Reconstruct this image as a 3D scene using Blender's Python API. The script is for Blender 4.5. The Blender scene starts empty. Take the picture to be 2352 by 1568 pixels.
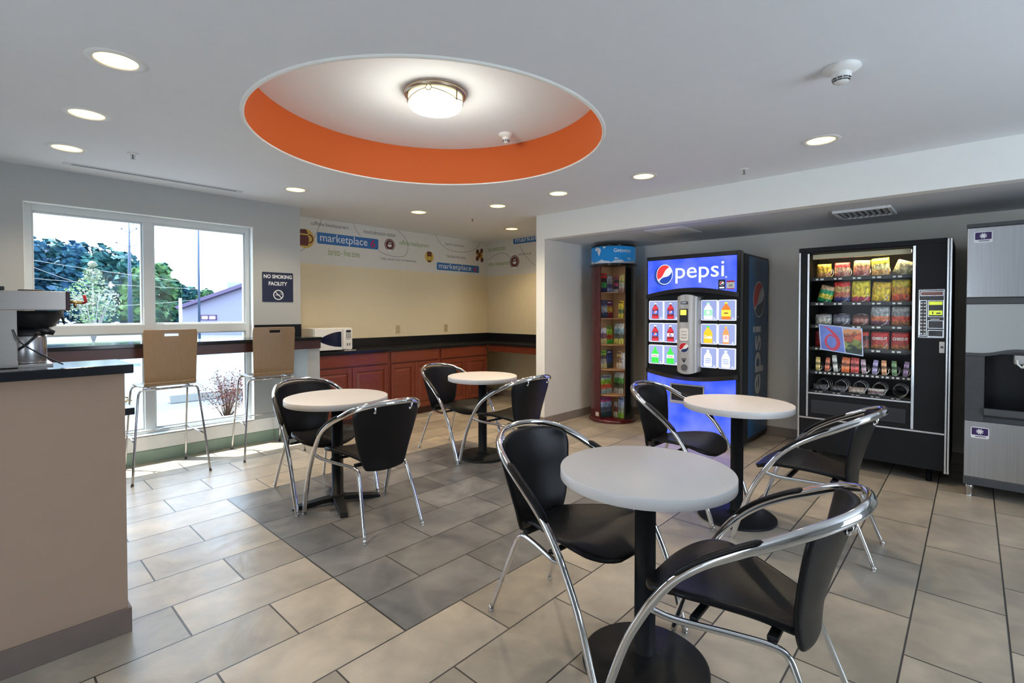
import bpy, bmesh, math, random
from mathutils import Vector, Matrix
PI = math.pi
random.seed(7)
scene = bpy.context.scene
COL = scene.collection

# ------------------------------------------------------------------ camera
F_PX = 1146.0; PITCH = math.radians(1.1); CX = 1176.0; HOR = 715.5
CY = HOR + F_PX * math.tan(PITCH)
TH = math.atan2(2236 - CX, F_PX)
CAMH = 1.37
cam_d = bpy.data.cameras.new('camera'); cam = bpy.data.objects.new('camera', cam_d); COL.objects.link(cam)
cam.location = (0, 0, CAMH)
cam.rotation_euler = (PI / 2 - PITCH, 0, TH - PI / 2)
cam_d.sensor_width = 36; cam_d.lens = 36 * F_PX / 2352
cam_d.shift_y = -(784 - CY) / 2352
cam_d.clip_start = 0.05; cam_d.clip_end = 400
scene.camera = cam

# ------------------------------------------------------------------ colour management
scene.view_settings.view_transform = 'Standard'
scene.view_settings.look = 'None'
scene.view_settings.exposure = 0.38
scene.view_settings.gamma = 1.0
scene.view_settings.use_curve_mapping = False

# ------------------------------------------------------------------ world (hazy bright summer sky)
world = bpy.data.worlds.new('sky'); scene.world = world; world.use_nodes = True
wn = world.node_tree; wn.nodes.clear()
wo = wn.nodes.new('ShaderNodeOutputWorld'); wb = wn.nodes.new('ShaderNodeBackground')
wt = wn.nodes.new('ShaderNodeTexCoord'); wx = wn.nodes.new('ShaderNodeSeparateXYZ'); wr = wn.nodes.new('ShaderNodeValToRGB')
wn.links.new(wt.outputs['Generated'], wx.inputs[0]); wn.links.new(wx.outputs['Z'], wr.inputs[0])
wr.color_ramp.elements[0].position = 0.0; wr.color_ramp.elements[0].color = (0.68, 0.83, 1.0, 1)
wr.color_ramp.elements[1].position = 0.7; wr.color_ramp.elements[1].color = (0.50, 0.72, 1.0, 1)
wn.links.new(wr.outputs[0], wb.inputs[0]); wb.inputs[1].default_value = 6.0
wn.links.new(wb.outputs[0], wo.inputs[0])

# ------------------------------------------------------------------ sun
sd = bpy.data.lights.new('sun', 'SUN'); sun = bpy.data.objects.new('sun', sd); COL.objects.link(sun)
sd.energy = 13.0; sd.angle = math.radians(0.6); sd.color = (1.0, 0.98, 0.94)
sun.rotation_euler = Vector((0.46, -0.47, -1.0)).to_track_quat('-Z', 'Y').to_euler()
sun.location = (0, 12, 12)

def area(name, loc, direction, sx, sy, energy, color=(1, 1, 1), portal=False):
    d = bpy.data.lights.new(name, 'AREA'); o = bpy.data.objects.new(name, d); COL.objects.link(o)
    d.shape = 'RECTANGLE'; d.size = sx; d.size_y = sy; d.energy = energy; d.color = color
    o.location = loc; o.rotation_euler = Vector(direction).to_track_quat('-Z', 'Y').to_euler()
    if portal: d.cycles.is_portal = True
    return o
# added fill lamps, out of view: one behind the camera, one at the left wall
area('rear_fill', (2.4, -2.55, 1.35), (0, 1, 0.10), 1.5, 1.7, 16, (0.93, 0.97, 1.0))
area('left_fill', (-2.9, 1.6, 1.35), (1, 0.0, 0.10), 1.1, 1.7, 12, (0.90, 0.96, 1.0))
area('window_portal', (1.13, 5.72, 1.25), (0, -1, 0), 1.70, 1.99, 1, portal=True)

# ------------------------------------------------------------------ helpers
def ray(px, py):
    f = Vector((math.cos(TH) * math.cos(PITCH), math.sin(TH) * math.cos(PITCH), -math.sin(PITCH)))
    r = Vector((math.sin(TH), -math.cos(TH), 0)); u = r.cross(f)
    return f + r * ((px - CX) / F_PX) - u * ((py - CY) / F_PX)
def on(px, py, ax, v):          # point of a world plane (axis ax = v)
    c = Vector((0, 0, CAMH)); d = ray(px, py); return c + d * ((v - c[ax]) / d[ax])
def far(px, py, dep):           # point at a given distance ahead
    return Vector((0, 0, CAMH)) + ray(px, py) * dep

def link(o): COL.objects.link(o); return o
def nodes_of(m):
    m.use_nodes = True
    return m.node_tree, m.node_tree.nodes['Principled BSDF']
MATS = {}
def mat(name, col, rough=0.5, metal=0.0, emit=None, es=0.0, nz=0.06, ns=12.0, bump=0.0, bs=None, coat=0.0, spec=0.5, stretch=None, alpha=None):
    if name in MATS: return MATS[name]
    m = bpy.data.materials.new(name); nt, b = nodes_of(m)
    tc = nt.nodes.new('ShaderNodeTexCoord'); n = nt.nodes.new('ShaderNodeTexNoise'); n.inputs['Scale'].default_value = ns
    n.inputs['Detail'].default_value = 3
    src = tc.outputs['Object']
    if stretch:
        mp = nt.nodes.new('ShaderNodeMapping'); mp.inputs['Scale'].default_value = stretch
        nt.links.new(src, mp.inputs[0]); src = mp.outputs[0]
    nt.links.new(src, n.inputs['Vector'])
    mx = nt.nodes.new('ShaderNodeMix'); mx.data_type = 'RGBA'
    mx.inputs[6].default_value = (*[max(0, c * (1 - nz)) for c in col], 1)
    mx.inputs[7].default_value = (*[min(1, c * (1 + nz)) for c in col], 1)
    nt.links.new(n.outputs['Fac'], mx.inputs[0]); nt.links.new(mx.outputs[2], b.inputs['Base Color'])
    b.inputs['Roughness'].default_value = rough; b.inputs['Metallic'].default_value = metal
    b.inputs['Specular IOR Level'].default_value = spec
    if coat: b.inputs['Coat Weight'].default_value = coat; b.inputs['Coat Roughness'].default_value = 0.08
    if emit: b.inputs['Emission Color'].default_value = (*emit, 1); b.inputs['Emission Strength'].default_value = es
    if bump:
        n2 = nt.nodes.new('ShaderNodeTexNoise'); n2.inputs['Scale'].default_value = bs or ns * 4
        nt.links.new(src, n2.inputs['Vector'])
        bp = nt.nodes.new('ShaderNodeBump'); bp.inputs['Strength'].default_value = bump; bp.inputs['Distance'].default_value = 0.01
        nt.links.new(n2.outputs['Fac'], bp.inputs['Height']); nt.links.new(bp.outputs[0], b.inputs['Normal'])
    MATS[name] = m; return m

def bands(name, stops, rough=0.35, emit=0.0, ns=6.0, amt=0.12, axis='Z', metal=0.0):
    """pattern of coloured patches along an axis (printed packaging, covers, labels)"""
    if name in MATS: return MATS[name]
    m = bpy.data.materials.new(name); nt, b = nodes_of(m)
    tc = nt.nodes.new('ShaderNodeTexCoord'); sp = nt.nodes.new('ShaderNodeSeparateXYZ'); nt.links.new(tc.outputs['Generated'], sp.inputs[0])
    n = nt.nodes.new('ShaderNodeTexNoise'); n.inputs['Scale'].default_value = ns; nt.links.new(tc.outputs['Generated'], n.inputs['Vector'])
    a = nt.nodes.new('ShaderNodeMath'); a.operation = 'MULTIPLY_ADD'
    nt.links.new(n.outputs['Fac'], a.inputs[0]); a.inputs[1].default_value = amt * 2; a.inputs[2].default_value = -amt
    s = nt.nodes.new('ShaderNodeMath'); s.operation = 'ADD'; nt.links.new(sp.outputs[axis], s.inputs[0]); nt.links.new(a.outputs[0], s.inputs[1])
    r = nt.nodes.new('ShaderNodeValToRGB'); r.color_ramp.interpolation = 'CONSTANT'
    el = r.color_ramp.elements
    el[0].position = 0; el[0].color = (*stops[0][1], 1); el[1].position = min(.999, stops[1][0]); el[1].color = (*stops[1][1], 1)
    for p, c in stops[2:]:
        e = el.new(p); e.color = (*c, 1)
    vo = nt.nodes.new('ShaderNodeTexVoronoi'); vo.inputs['Scale'].default_value = 9; nt.links.new(tc.outputs['Generated'], vo.inputs['Vector'])
    mp = nt.nodes.new('ShaderNodeMapRange'); mp.inputs[1].default_value = 0; mp.inputs[2].default_value = 1; mp.inputs[3].default_value = 0.45; mp.inputs[4].default_value = 1.5; sv = nt.nodes.new('ShaderNodeSeparateColor'); nt.links.new(vo.outputs['Color'], sv.inputs[0]); nt.links.new(sv.outputs[0], mp.inputs[0])
    sc_ = nt.nodes.new('ShaderNodeVectorMath'); sc_.operation = 'SCALE'; nt.links.new(r.outputs[0], sc_.inputs[0]); nt.links.new(mp.outputs[0], sc_.inputs['Scale'])
    nt.links.new(s.outputs[0], r.inputs[0]); nt.links.new(sc_.outputs[0], b.inputs['Base Color'])
    b.inputs['Roughness'].default_value = rough; b.inputs['Metallic'].default_value = metal
    if emit: nt.links.new(r.outputs[0], b.inputs['Emission Color']); b.inputs['Emission Strength'].default_value = emit
    MATS[name] = m; return m

def glassmat(name, tint=(0.97, 1.0, 1.0), gl=0.07, rough=0.0):
    m = bpy.data.materials.new(name); m.use_nodes = True; nt = m.node_tree; nt.nodes.clear()
    o = nt.nodes.new('ShaderNodeOutputMaterial'); t = nt.nodes.new('ShaderNodeBsdfTransparent'); t.inputs[0].default_value = (*tint, 1)
    g = nt.nodes.new('ShaderNodeBsdfGlossy'); g.inputs['Roughness'].default_value = rough; mx = nt.nodes.new('ShaderNodeMixShader')
    lw = nt.nodes.new('ShaderNodeLayerWeight'); lw.inputs[0].default_value = 0.25
    mm = nt.nodes.new('ShaderNodeMath'); mm.operation = 'MULTIPLY_ADD'; nt.links.new(lw.outputs['Fresnel'], mm.inputs[0]); mm.inputs[1].default_value = gl * 3; mm.inputs[2].default_value = gl * 0.3
    nt.links.new(mm.outputs[0], mx.inputs[0]); nt.links.new(t.outputs[0], mx.inputs[1]); nt.links.new(g.outputs[0], mx.inputs[2]); nt.links.new(mx.outputs[0], o.inputs[0])
    MATS[name] = m; return m

def catmull(P, n=6, closed=False):
    P = [Vector(p) for p in P]; out = []
    N = len(P); rng = N if closed else N - 1
    for i in range(rng):
        if closed: a, b, c, d = P[(i - 1) % N], P[i], P[(i + 1) % N], P[(i + 2) % N]
        else:
            b, c = P[i], P[i + 1]; a = P[i - 1] if i else b * 2 - c; d = P[i + 2] if i + 2 < N else c * 2 - b
        for k in range(n):
            t = k / n
            out.append(0.5 * ((2 * b) + (c - a) * t + (2 * a - 5 * b + 4 * c - d) * t * t + (3 * b - a - 3 * c + d) * t ** 3))
    if not closed: out.append(P[-1])
    return out

class MB:
    def __init__(s): s.v = []; s.f = []; s.m = []; s.sm = []
    def add(s, vs, fs, mi=0, smooth=False):
        o = len(s.v); s.v += [tuple(v) for v in vs]
        for f in fs: s.f.append([i + o for i in f]); s.m.append(mi); s.sm.append(smooth)
        return s
    def box(s, x0, x1, y0, y1, z0, z1, mi=0):
        vs = [(x, y, z) for x in (x0, x1) for y in (y0, y1) for z in (z0, z1)]
        return s.add(vs, [(0, 1, 3, 2), (4, 6, 7, 5), (0, 4, 5, 1), (2, 3, 7, 6), (0, 2, 6, 4), (1, 5, 7, 3)], mi)
    def prism(s, pts, axis, a, b, mi=0, smooth=False):
        """pts: 2D outline; axis: extrusion axis; the 2D coords fill the other axes in order"""
        def put(p, d):
            l = [p[0], p[1]]; l.insert(axis, d); return tuple(l)
        n = len(pts); vs = [put(p, a) for p in pts] + [put(p, b) for p in pts]
        s.add(vs, [list(range(n))[::-1], list(range(n, 2 * n))], mi)
        o = len(s.v) - 2 * n
        for i in range(n):
            j = (i + 1) % n; s.f.append([o + i, o + j, o + n + j, o + n + i]); s.m.append(mi); s.sm.append(smooth)
        return s
    def flat(s, pts, y, mi=0):       # polygon in the x-z plane at depth y
        return s.add([(p[0], y, p[1]) for p in pts], [list(range(len(pts)))], mi)
    def cyl(s, c, r, h, n=32, mi=0, r2=None, axis=2, smooth=True, caps=True):
        r2 = r if r2 is None else r2
        return s.lathe([(r, 0), (r2, h)], c, n, mi, axis, smooth, caps)
    def lathe(s, prof, c=(0, 0, 0), n=32, mi=0, axis=2, smooth=True, caps=True):
        vs = []
        for r, h in prof:
            for i in range(n):
                a = 2 * PI * i / n; p = [r * math.cos(a), r * math.sin(a)]; p.insert(axis, h)
                vs.append((p[0] + c[0], p[1] + c[1], p[2] + c[2]))
        fs = []
        for k in range(len(prof) - 1):
            for i in range(n):
                j = (i + 1) % n; fs.append((k * n + i, k * n + j, (k + 1) * n + j, (k + 1) * n + i))
        s.add(vs, fs, mi, smooth); o = len(s.v) - len(vs)
        if caps:
            for k in (0, len(prof) - 1):
                if prof[k][0] > 1e-5: s.f.append([o + k * n + i for i in range(n)]); s.m.append(mi); s.sm.append(False)
        return s
    def tube(s, P, r, n=10, mi=0, closed=False, caps=True, flat=1.0, up=None):
        P = [Vector(p) for p in P]; N = len(P); rs = r if isinstance(r, (list, tuple)) else [r] * N; fl = flat if isinstance(flat, (list, tuple)) else [flat] * N
        t0 = (P[1] - P[0]).normalized(); ref = Vector(up) if up else (Vector((0, 0, 1)) if abs(t0.z) < .9 else Vector((1, 0, 0)))
        nrm = (ref - t0 * ref.dot(t0)).normalized(); vs = []
        for i in range(N):
            if closed: t = (P[(i + 1) % N] - P[i - 1]).normalized()
            else: t = (P[min(i + 1, N - 1)] - P[max(i - 1, 0)]).normalized()
            q = nrm if up is None else Vector(up)
            nrm = (q - t * q.dot(t)).normalized(); bn = t.cross(nrm)
            for k in range(n):
                a = 2 * PI * k / n; vs.append(P[i] + nrm * (math.cos(a) * rs[i] * fl[i]) + bn * (math.sin(a) * rs[i]))
        fs = []; rng = N if closed else N - 1
        for i in range(rng):
            for k in range(n):
                a, b = i * n + k, i * n + (k + 1) % n; c, d = ((i + 1) % N) * n + (k + 1) % n, ((i + 1) % N) * n + k
                fs.append((a, b, c, d))
        s.add(vs, fs, mi, True); o = len(s.v) - len(vs)
        if caps and not closed:
            s.f.append([o + k for k in range(n)][::-1]); s.m.append(mi); s.sm.append(False)
            s.f.append([o + (N - 1) * n + k for k in range(n)]); s.m.append(mi); s.sm.append(False)
        return s
    def grid(s, fn, nu, nv, mi=0, smooth=True, skip=None):
        vs = [fn(i / nu, j / nv) for j in range(nv + 1) for i in range(nu + 1)]; fs = []
        for j in range(nv):
            for i in range(nu):
                if skip and skip(i, j): continue
                a = j * (nu + 1) + i; fs.append((a, a + 1, a + nu + 2, a + nu + 1))
        return s.add(vs, fs, mi, smooth)
    def sphere(s, c, r, n=12, mi=0, sq=(1, 1, 1)):
        prof = [(max(1e-4, r * math.sin(PI * k / (n // 2))), -r * math.cos(PI * k / (n // 2))) for k in range(n // 2 + 1)]
        o = len(s.v); s.lathe(prof, (0, 0, 0), n, mi, 2, True, False)
        for i in range(o, len(s.v)): v = s.v[i]; s.v[i] = (v[0] * sq[0] + c[0], v[1] * sq[1] + c[1], v[2] * sq[2] + c[2])
        return s
    def ring2(s, c, r0, r1, y, mi=0, n=40, a0=0, a1=2 * PI):   # flat annulus in x-z
        vs = []; 
        for i in range(n + 1):
            a = a0 + (a1 - a0) * i / n
            vs += [(c[0] + r0 * math.cos(a), y, c[1] + r0 * math.sin(a)), (c[0] + r1 * math.cos(a), y, c[1] + r1 * math.sin(a))]
        return s.add(vs, [(2 * i, 2 * i + 1, 2 * i + 3, 2 * i + 2) for i in range(n)], mi)
    def build(s, name, mats, parent=None, bevel=0, solid=0, sub=0, merge=False, loc=None, rot=None, seg=2, off=0):
        me = bpy.data.meshes.new(name); me.from_pydata(s.v, [], s.f)
        for m in (mats if isinstance(mats, (list, tuple)) else [mats]): me.materials.append(m)
        for p, mi, sm in zip(me.polygons, s.m, s.sm): p.material_index = mi; p.use_smooth = sm
        if merge:
            bm = bmesh.new(); bm.from_mesh(me); bmesh.ops.remove_doubles(bm, verts=bm.verts, dist=1e-5); bmesh.ops.recalc_face_normals(bm, faces=bm.faces); bm.to_mesh(me); bm.free()
        me.update(); o = bpy.data.objects.new(name, me); COL.objects.link(o)
        if parent is not None: o.parent = parent
        if loc is not None: o.location = loc
        if rot is not None: o.rotation_euler = rot
        if solid:
            q = o.modifiers.new('Solidify', 'SOLIDIFY'); q.thickness = solid; q.offset = off
        if bevel:
            q = o.modifiers.new('Bevel', 'BEVEL'); q.width = bevel; q.segments = seg; q.limit_method = 'ANGLE'; q.angle_limit = math.radians(40)
        if sub:
            q = o.modifiers.new('Subdivision', 'SUBSURF'); q.levels = sub; q.render_levels = sub
        return o

def thing(name, label, cat, loc=(0, 0, 0), rz=0.0, group=None):
    o = bpy.data.objects.new(name, None); COL.objects.link(o); o.location = loc; o.rotation_euler = (0, 0, rz)
    o.empty_display_size = 0.05
    o['label'] = label; o['category'] = cat
    if group: o['group'] = group
    return o
def tag(o, label, cat, group=None, kind=None):
    o['label'] = label; o['category'] = cat
    if group: o['group'] = group
    if kind: o['kind'] = kind
    return o
def struct(o): o['kind'] = 'structure'; return o
def dup(root, loc, rz, label, group=None):
    r = root.copy(); COL.objects.link(r); r.location = loc; r.rotation_euler = (0, 0, rz); r['label'] = label
    if group: r['group'] = group
    for ch in list(root.children):
        c = ch.copy(); COL.objects.link(c); c.parent = r
        for g in ch.children:
            d = g.copy(); COL.objects.link(d); d.parent = c
    return r

def text_mesh(s, w=None, h=None, bold=0.0, ext=0.0, wrap=None, fontsp=1.0, y=0.0, x0=None, z0=None, xc=None, zc=None):
    """list of verts / faces of a text laid in the x-z plane, facing -y, fitted to a width/height"""
    cu = bpy.data.curves.new('txt', 'FONT'); cu.body = s; cu.offset = bold; cu.space_character = fontsp; cu.resolution_u = 4
    ob = bpy.data.objects.new('txt', cu); COL.objects.link(ob)
    dg = bpy.context.evaluated_depsgraph_get(); me = bpy.data.meshes.new_from_object(ob.evaluated_get(dg))
    V = [(v.co.x, v.co.y) for v in me.vertices]; Fc = [list(p.vertices) for p in me.polygons]
    bpy.data.objects.remove(ob); bpy.data.meshes.remove(me); bpy.data.curves.remove(cu)
    ax = min(p[0] for p in V); bx = max(p[0] for p in V); ay = min(p[1] for p in V); by = max(p[1] for p in V)
    sx = w / (bx - ax) if w else None; sy = h / (by - ay) if h else None
    if sx is None: sx = sy
    if sy is None: sy = sx
    W = (bx - ax) * sx; Hh = (by - ay) * sy
    X0 = x0 if x0 is not None else (xc - W / 2 if xc is not None else 0)
    Z0 = z0 if z0 is not None else (zc - Hh / 2 if zc is not None else 0)
    return [(X0 + (a - ax) * sx, y, Z0 + (b - ay) * sy) for a, b in V], Fc
def add_text(mb, s, mi=0, **k):
    v, f = text_mesh(s, **k); mb.add(v, f, mi); return mb

def roundrect(x0, x1, z0, z1, r, n=5):
    out = []
    for cx, cz, a in ((x1 - r, z1 - r, 0), (x0 + r, z1 - r, PI / 2), (x0 + r, z0 + r, PI), (x1 - r, z0 + r, 1.5 * PI)):
        for k in range(n + 1):
            t = a + PI / 2 * k / n; out.append((cx + r * math.cos(t), cz + r * math.sin(t)))
    return out
def circle2(cx, cz, r, n=32, a0=0, a1=2 * PI, sx=1.0): return [(cx + sx * r * math.cos(a0 + (a1 - a0) * i / n), cz + r * math.sin(a0 + (a1 - a0) * i / n)) for i in range(n)]

# ------------------------------------------------------------------ common materials
chrome = mat('chrome', (0.82, 0.83, 0.85), 0.08, 1.0, nz=0.02)
black_vinyl = mat('black_vinyl', (0.007, 0.007, 0.008), 0.36, nz=0.2, bump=0.12, bs=260, spec=0.26)
black_metal = mat('black_powder_coat', (0.009, 0.010, 0.011), 0.5, nz=0.2, bump=0.1, bs=300, spec=0.22)
white_lam = mat('white_laminate', (0.74, 0.71, 0.69), 0.35, nz=0.02)
wall_paint = mat('wall_paint', (0.43, 0.445, 0.435), 0.85, nz=0.02, bump=0.05, bs=160)
white_paint = mat('white_paint', (0.86, 0.87, 0.84), 0.8, nz=0.02, bump=0.04, bs=140)
cream_paint = mat('cream_paint', (0.76, 0.66, 0.45), 0.85, nz=0.03, bump=0.05, bs=160)
alcove_paint = mat('alcove_paint', (0.74, 0.70, 0.63), 0.85, nz=0.02, bump=0.05, bs=160)
ceil_paint = mat('ceiling_paint', (0.80, 0.825, 0.86), 0.9, nz=0.015, bump=0.05, bs=90)
orange_paint = mat('orange_paint', (0.60, 0.115, 0.016), 0.75, nz=0.02)
granite = mat('black_granite', (0.012, 0.013, 0.016), 0.12, nz=0.5, ns=180, spec=0.35)
tile_base = mat('baseboard_tile', (0.26, 0.21, 0.18), 0.5, nz=0.25, ns=9)
tile_curb = mat('curb_tile', (0.26, 0.36, 0.28), 0.45, nz=0.15, ns=7)
white_frame = mat('window_frame_white', (0.58, 0.61, 0.61), 0.45, nz=0.02)
black_plastic = mat('black_plastic', (0.015, 0.015, 0.016), 0.35, nz=0.1)
white_plastic = mat('white_plastic', (0.8, 0.8, 0.79), 0.35, nz=0.02)
dark_grey = mat('dark_grey_plastic', (0.05, 0.055, 0.06), 0.5, nz=0.1)
steel = mat('brushed_steel', (0.50, 0.50, 0.51), 0.30, 1.0, nz=0.22, ns=3, stretch=(60, 60, 0.6))
alu = mat('aluminium_trim', (0.75, 0.76, 0.78), 0.25, 1.0, nz=0.04)
glass = glassmat('clear_glass', gl=.025)
# ================================================================== the room
CEIL = 2.525; WY = 5.50; NY = 6.00; NX = 5.87; BX = 4.65; AX = 6.02; SOF = 2.235; PY0, PY1 = 3.77, 3.90
LX, RY = -3.0, -2.7

# ---- floor: slate-look porcelain planks, laid in half bond, with a darker rug-like field
def floor_mat():
    m = bpy.data.materials.new('slate_plank_tile'); nt, b = nodes_of(m); N = nt.nodes; Lk = nt.links
    def M(op, a, bb=None, c=None):
        n = N.new('ShaderNodeMath'); n.operation = op
        for i, v in enumerate((a, bb, c)):
            if v is None: continue
            if isinstance(v, (int, float)): n.inputs[i].default_value = v
            else: Lk.new(v, n.inputs[i])
        return n.outputs[0]
    P = 0.31658; L = 2 * P
    tc = N.new('ShaderNodeTexCoord'); sp = N.new('ShaderNodeSeparateXYZ'); Lk.new(tc.outputs['Object'], sp.inputs[0])
    X, Y = sp.outputs['X'], sp.outputs['Y']
    ry = M('DIVIDE', M('SUBTRACT', Y, 0.1898), P); row = M('FLOOR', ry); fy = M('SUBTRACT', ry, row)
    par = M('FLOORED_MODULO', row, 2.0)
    offs = M('MULTIPLY_ADD', par, 0.6107 - 0.925, 0.925)
    rx = M('DIVIDE', M('SUBTRACT', X, offs), L); cxn = M('FLOOR', rx); fx = M('SUBTRACT', rx, cxn)
    ey = M('MULTIPLY', M('MINIMUM', fy, M('SUBTRACT', 1.0, fy)), P)
    ex = M('MULTIPLY', M('MINIMUM', fx, M('SUBTRACT', 1.0, fx)), L)
    zone = M('MULTIPLY', M('MULTIPLY', M('GREATER_THAN', X, 1.2455), M('LESS_THAN', X, 3.54)),
             M('MULTIPLY', M('GREATER_THAN', Y, 1.7727), M('LESS_THAN', Y, 3.989)))
    inY = M('MULTIPLY', M('GREATER_THAN', Y, 1.7727), M('LESS_THAN', Y, 3.989))
    eb = M('ADD', M('MINIMUM', M('ABSOLUTE', M('SUBTRACT', X, 1.2455)), M('ABSOLUTE', M('SUBTRACT', X, 3.54))), M('MULTIPLY', M('SUBTRACT', 1.0, inY), 9.0))
    e = M('MINIMUM', M('MINIMUM', ex, ey), eb)
    mr = N.new('ShaderNodeMapRange'); mr.inputs[1].default_value = 0.0022; mr.inputs[2].default_value = 0.0040; Lk.new(e, mr.inputs[0])
    # per tile tone
    cb = N.new('ShaderNodeCombineXYZ'); Lk.new(cxn, cb.inputs[0]); Lk.new(row, cb.inputs[1]); Lk.new(zone, cb.inputs[2])
    wn_ = N.new('ShaderNodeTexWhiteNoise'); wn_.noise_dimensions = '3D'; Lk.new(cb.outputs[0], wn_.inputs[0])
    # cloudy slate pattern, different on each tile
    vm = N.new('ShaderNodeVectorMath'); vm.operation = 'MULTIPLY_ADD'; Lk.new(wn_.outputs['Color'], vm.inputs[0]); vm.inputs[1].default_value = (7, 7, 7); Lk.new(tc.outputs['Object'], vm.inputs[2])
    n1 = N.new('ShaderNodeTexNoise'); n1.inputs['Scale'].default_value = 3.2; n1.inputs['Detail'].default_value = 6; n1.inputs['Distortion'].default_value = 0.6; Lk.new(vm.outputs[0], n1.inputs['Vector'])
    n2 = N.new('ShaderNodeTexNoise'); n2.inputs['Scale'].default_value = 14; n2.inputs['Detail'].default_value = 5; Lk.new(vm.outputs[0], n2.inputs['Vector'])
    r1 = N.new('ShaderNodeValToRGB'); e1 = r1.color_ramp.elements
    e1[0].position = 0.30; e1[0].color = (0.30, 0.265, 0.215, 1); e1[1].position = 0.72; e1[1].color = (0.50, 0.43, 0.335, 1)
    q = e1.new(0.5); q.color = (0.39, 0.34, 0.27, 1)
    r2 = N.new('ShaderNodeValToRGB'); e2 = r2.color_ramp.elements
    e2[0].position = 0.30; e2[0].color = (0.115, 0.116, 0.122, 1); e2[1].position = 0.72; e2[1].color = (0.255, 0.247, 0.232, 1)
    s = M('ADD', n1.outputs['Fac'], M('MULTIPLY_ADD', n2.outputs['Fac'], 0.3, -0.15))
    Lk.new(s, r1.inputs[0]); Lk.new(s, r2.inputs[0])
    mx = N.new('ShaderNodeMix'); mx.data_type = 'RGBA'; Lk.new(zone, mx.inputs[0]); Lk.new(r1.outputs[0], mx.inputs[6]); Lk.new(r2.outputs[0], mx.inputs[7])
    # tone
    tone = M('MULTIPLY_ADD', wn_.outputs['Value'], 0.34, 0.83)
    vs = N.new('ShaderNodeVectorMath'); vs.operation = 'SCALE'; Lk.new(mx.outputs[2], vs.inputs[0]); Lk.new(tone, vs.inputs['Scale'])
    g = N.new('ShaderNodeMix'); g.data_type = 'RGBA'; g.inputs[6].default_value = (0.045, 0.042, 0.04, 1); Lk.new(mr.outputs[0], g.inputs[0]); Lk.new(vs.outputs[0], g.inputs[7])
    Lk.new(g.outputs[2], b.inputs['Base Color'])
    rg = M('MULTIPLY_ADD', n2.outputs['Fac'], 0.16, 0.255); Lk.new(rg, b.inputs['Roughness'])
    hb = M('ADD', M('MULTIPLY', mr.outputs[0], 1.0), M('MULTIPLY', n1.outputs['Fac'], 1.8))
    bp = N.new('ShaderNodeBump'); bp.inputs['Strength'].default_value = 0.7; bp.inputs['Distance'].default_value = 0.005; Lk.new(hb, bp.inputs['Height']); Lk.new(bp.outputs[0], b.inputs['Normal'])
    return m
o = MB().box(LX - .2, AX + .2, RY - .2, NY + .1, -0.05, 0.0).build('floor', floor_mat()); struct(o)

# ---- ceiling with the round recess
RC = (2.14, 2.71); RR = 1.135; RZ = 2.84
DL = [(.465, 2.91, 'recessed downlight nearest the camera, top left of the ceiling'),
      (.47, 3.82, 'recessed downlight second in the left row, toward the window'),
      (.47, 4.71, 'recessed downlight third in the left row, nearest the slot diffuser'),
      (2.09, 4.72, 'recessed downlight in front of the no smoking sign, by the slot diffuser end'),
      (3.53, 4.74, 'recessed downlight in front of the niche wallpaper, above the yellow cup icon'),
      (5.12, 4.74, 'recessed downlight deep in the niche above its right corner'),
      (3.91, 3.83, 'recessed downlight farthest in the row along the beam, near the pillar'),
      (3.90, 2.99, 'recessed downlight second farthest in the row along the beam'),
      (3.90, 2.08, 'recessed downlight between the round recess and the beam, second nearest in its row'),
      (3.90, .77, 'recessed downlight on the right, in front of the snack machine')]
from mathutils.geometry import delaunay_2d_cdt
x0, x1, y0, y1 = LX - .1, AX + .1, RY - .1, NY + .1
V2 = [Vector(p) for p in ((x0, y0), (x1, y0), (x1, y1), (x0, y1))]; E2 = [(0, 1), (1, 2), (2, 3), (3, 0)]
holes = [(RC[0], RC[1], RR, 96)] + [(d[0], d[1], .083, 40) for d in DL]
for hx, hy, hr, hn in holes:
    o_ = len(V2); V2 += [Vector((hx + hr * math.cos(2 * PI * i / hn), hy + hr * math.sin(2 * PI * i / hn))) for i in range(hn)]
    E2 += [(o_ + i, o_ + (i + 1) % hn) for i in range(hn)]
vv, _e, ff, *_ = delaunay_2d_cdt(V2, E2, [], 1, 1e-6)
m = MB(); keep = []
for f in ff:
    c_ = sum((vv[i] for i in f), Vector((0, 0))) / len(f)
    if not any((c_.x - h[0]) ** 2 + (c_.y - h[1]) ** 2 < (h[2] * .998) ** 2 for h in holes): keep.append(tuple(f))
m.add([(v.x, v.y, CEIL) for v in vv], keep); struct(m.build('ceiling', ceil_paint))
m = MB(); prof = [(RR, CEIL - 0.004), (RR, RZ)]; m.lathe(prof, (RC[0], RC[1], 0), 96, 0, 2, True, False)
struct(m.build('trim_1', orange_paint))
m = MB(); m.lathe([(RR + .0, CEIL + 0.002), (RR - .004, CEIL - .008), (RR + .012, CEIL - .010), (RR + .02, CEIL + .001)], (RC[0], RC[1], 0), 96, 0, 2, True, False)
struct(m.build('trim_2', white_paint))
m = MB(); m.lathe([(0.0001, RZ), (RR + .02, RZ)], (RC[0], RC[1], 0), 96, 0, 2, False, False)
struct(m.build('ceiling.001', ceil_paint))

# ---- window wall
WX0, WX1, WZ0, WZ1 = 0.28, 1.985, 0.235, 2.245; WT = 0.18
m = MB(); m.box(LX, WX0, WY, WY + WT, 0, CEIL + .02); m.box(WX1, 2.48, WY, WY + WT, 0, CEIL + .02)
m.box(WX0, WX1, WY, WY + WT, WZ1, CEIL + .02); m.box(WX0, WX1, WY, WY + WT, 0, WZ0)
struct(m.build('wall_far', wall_paint))
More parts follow.
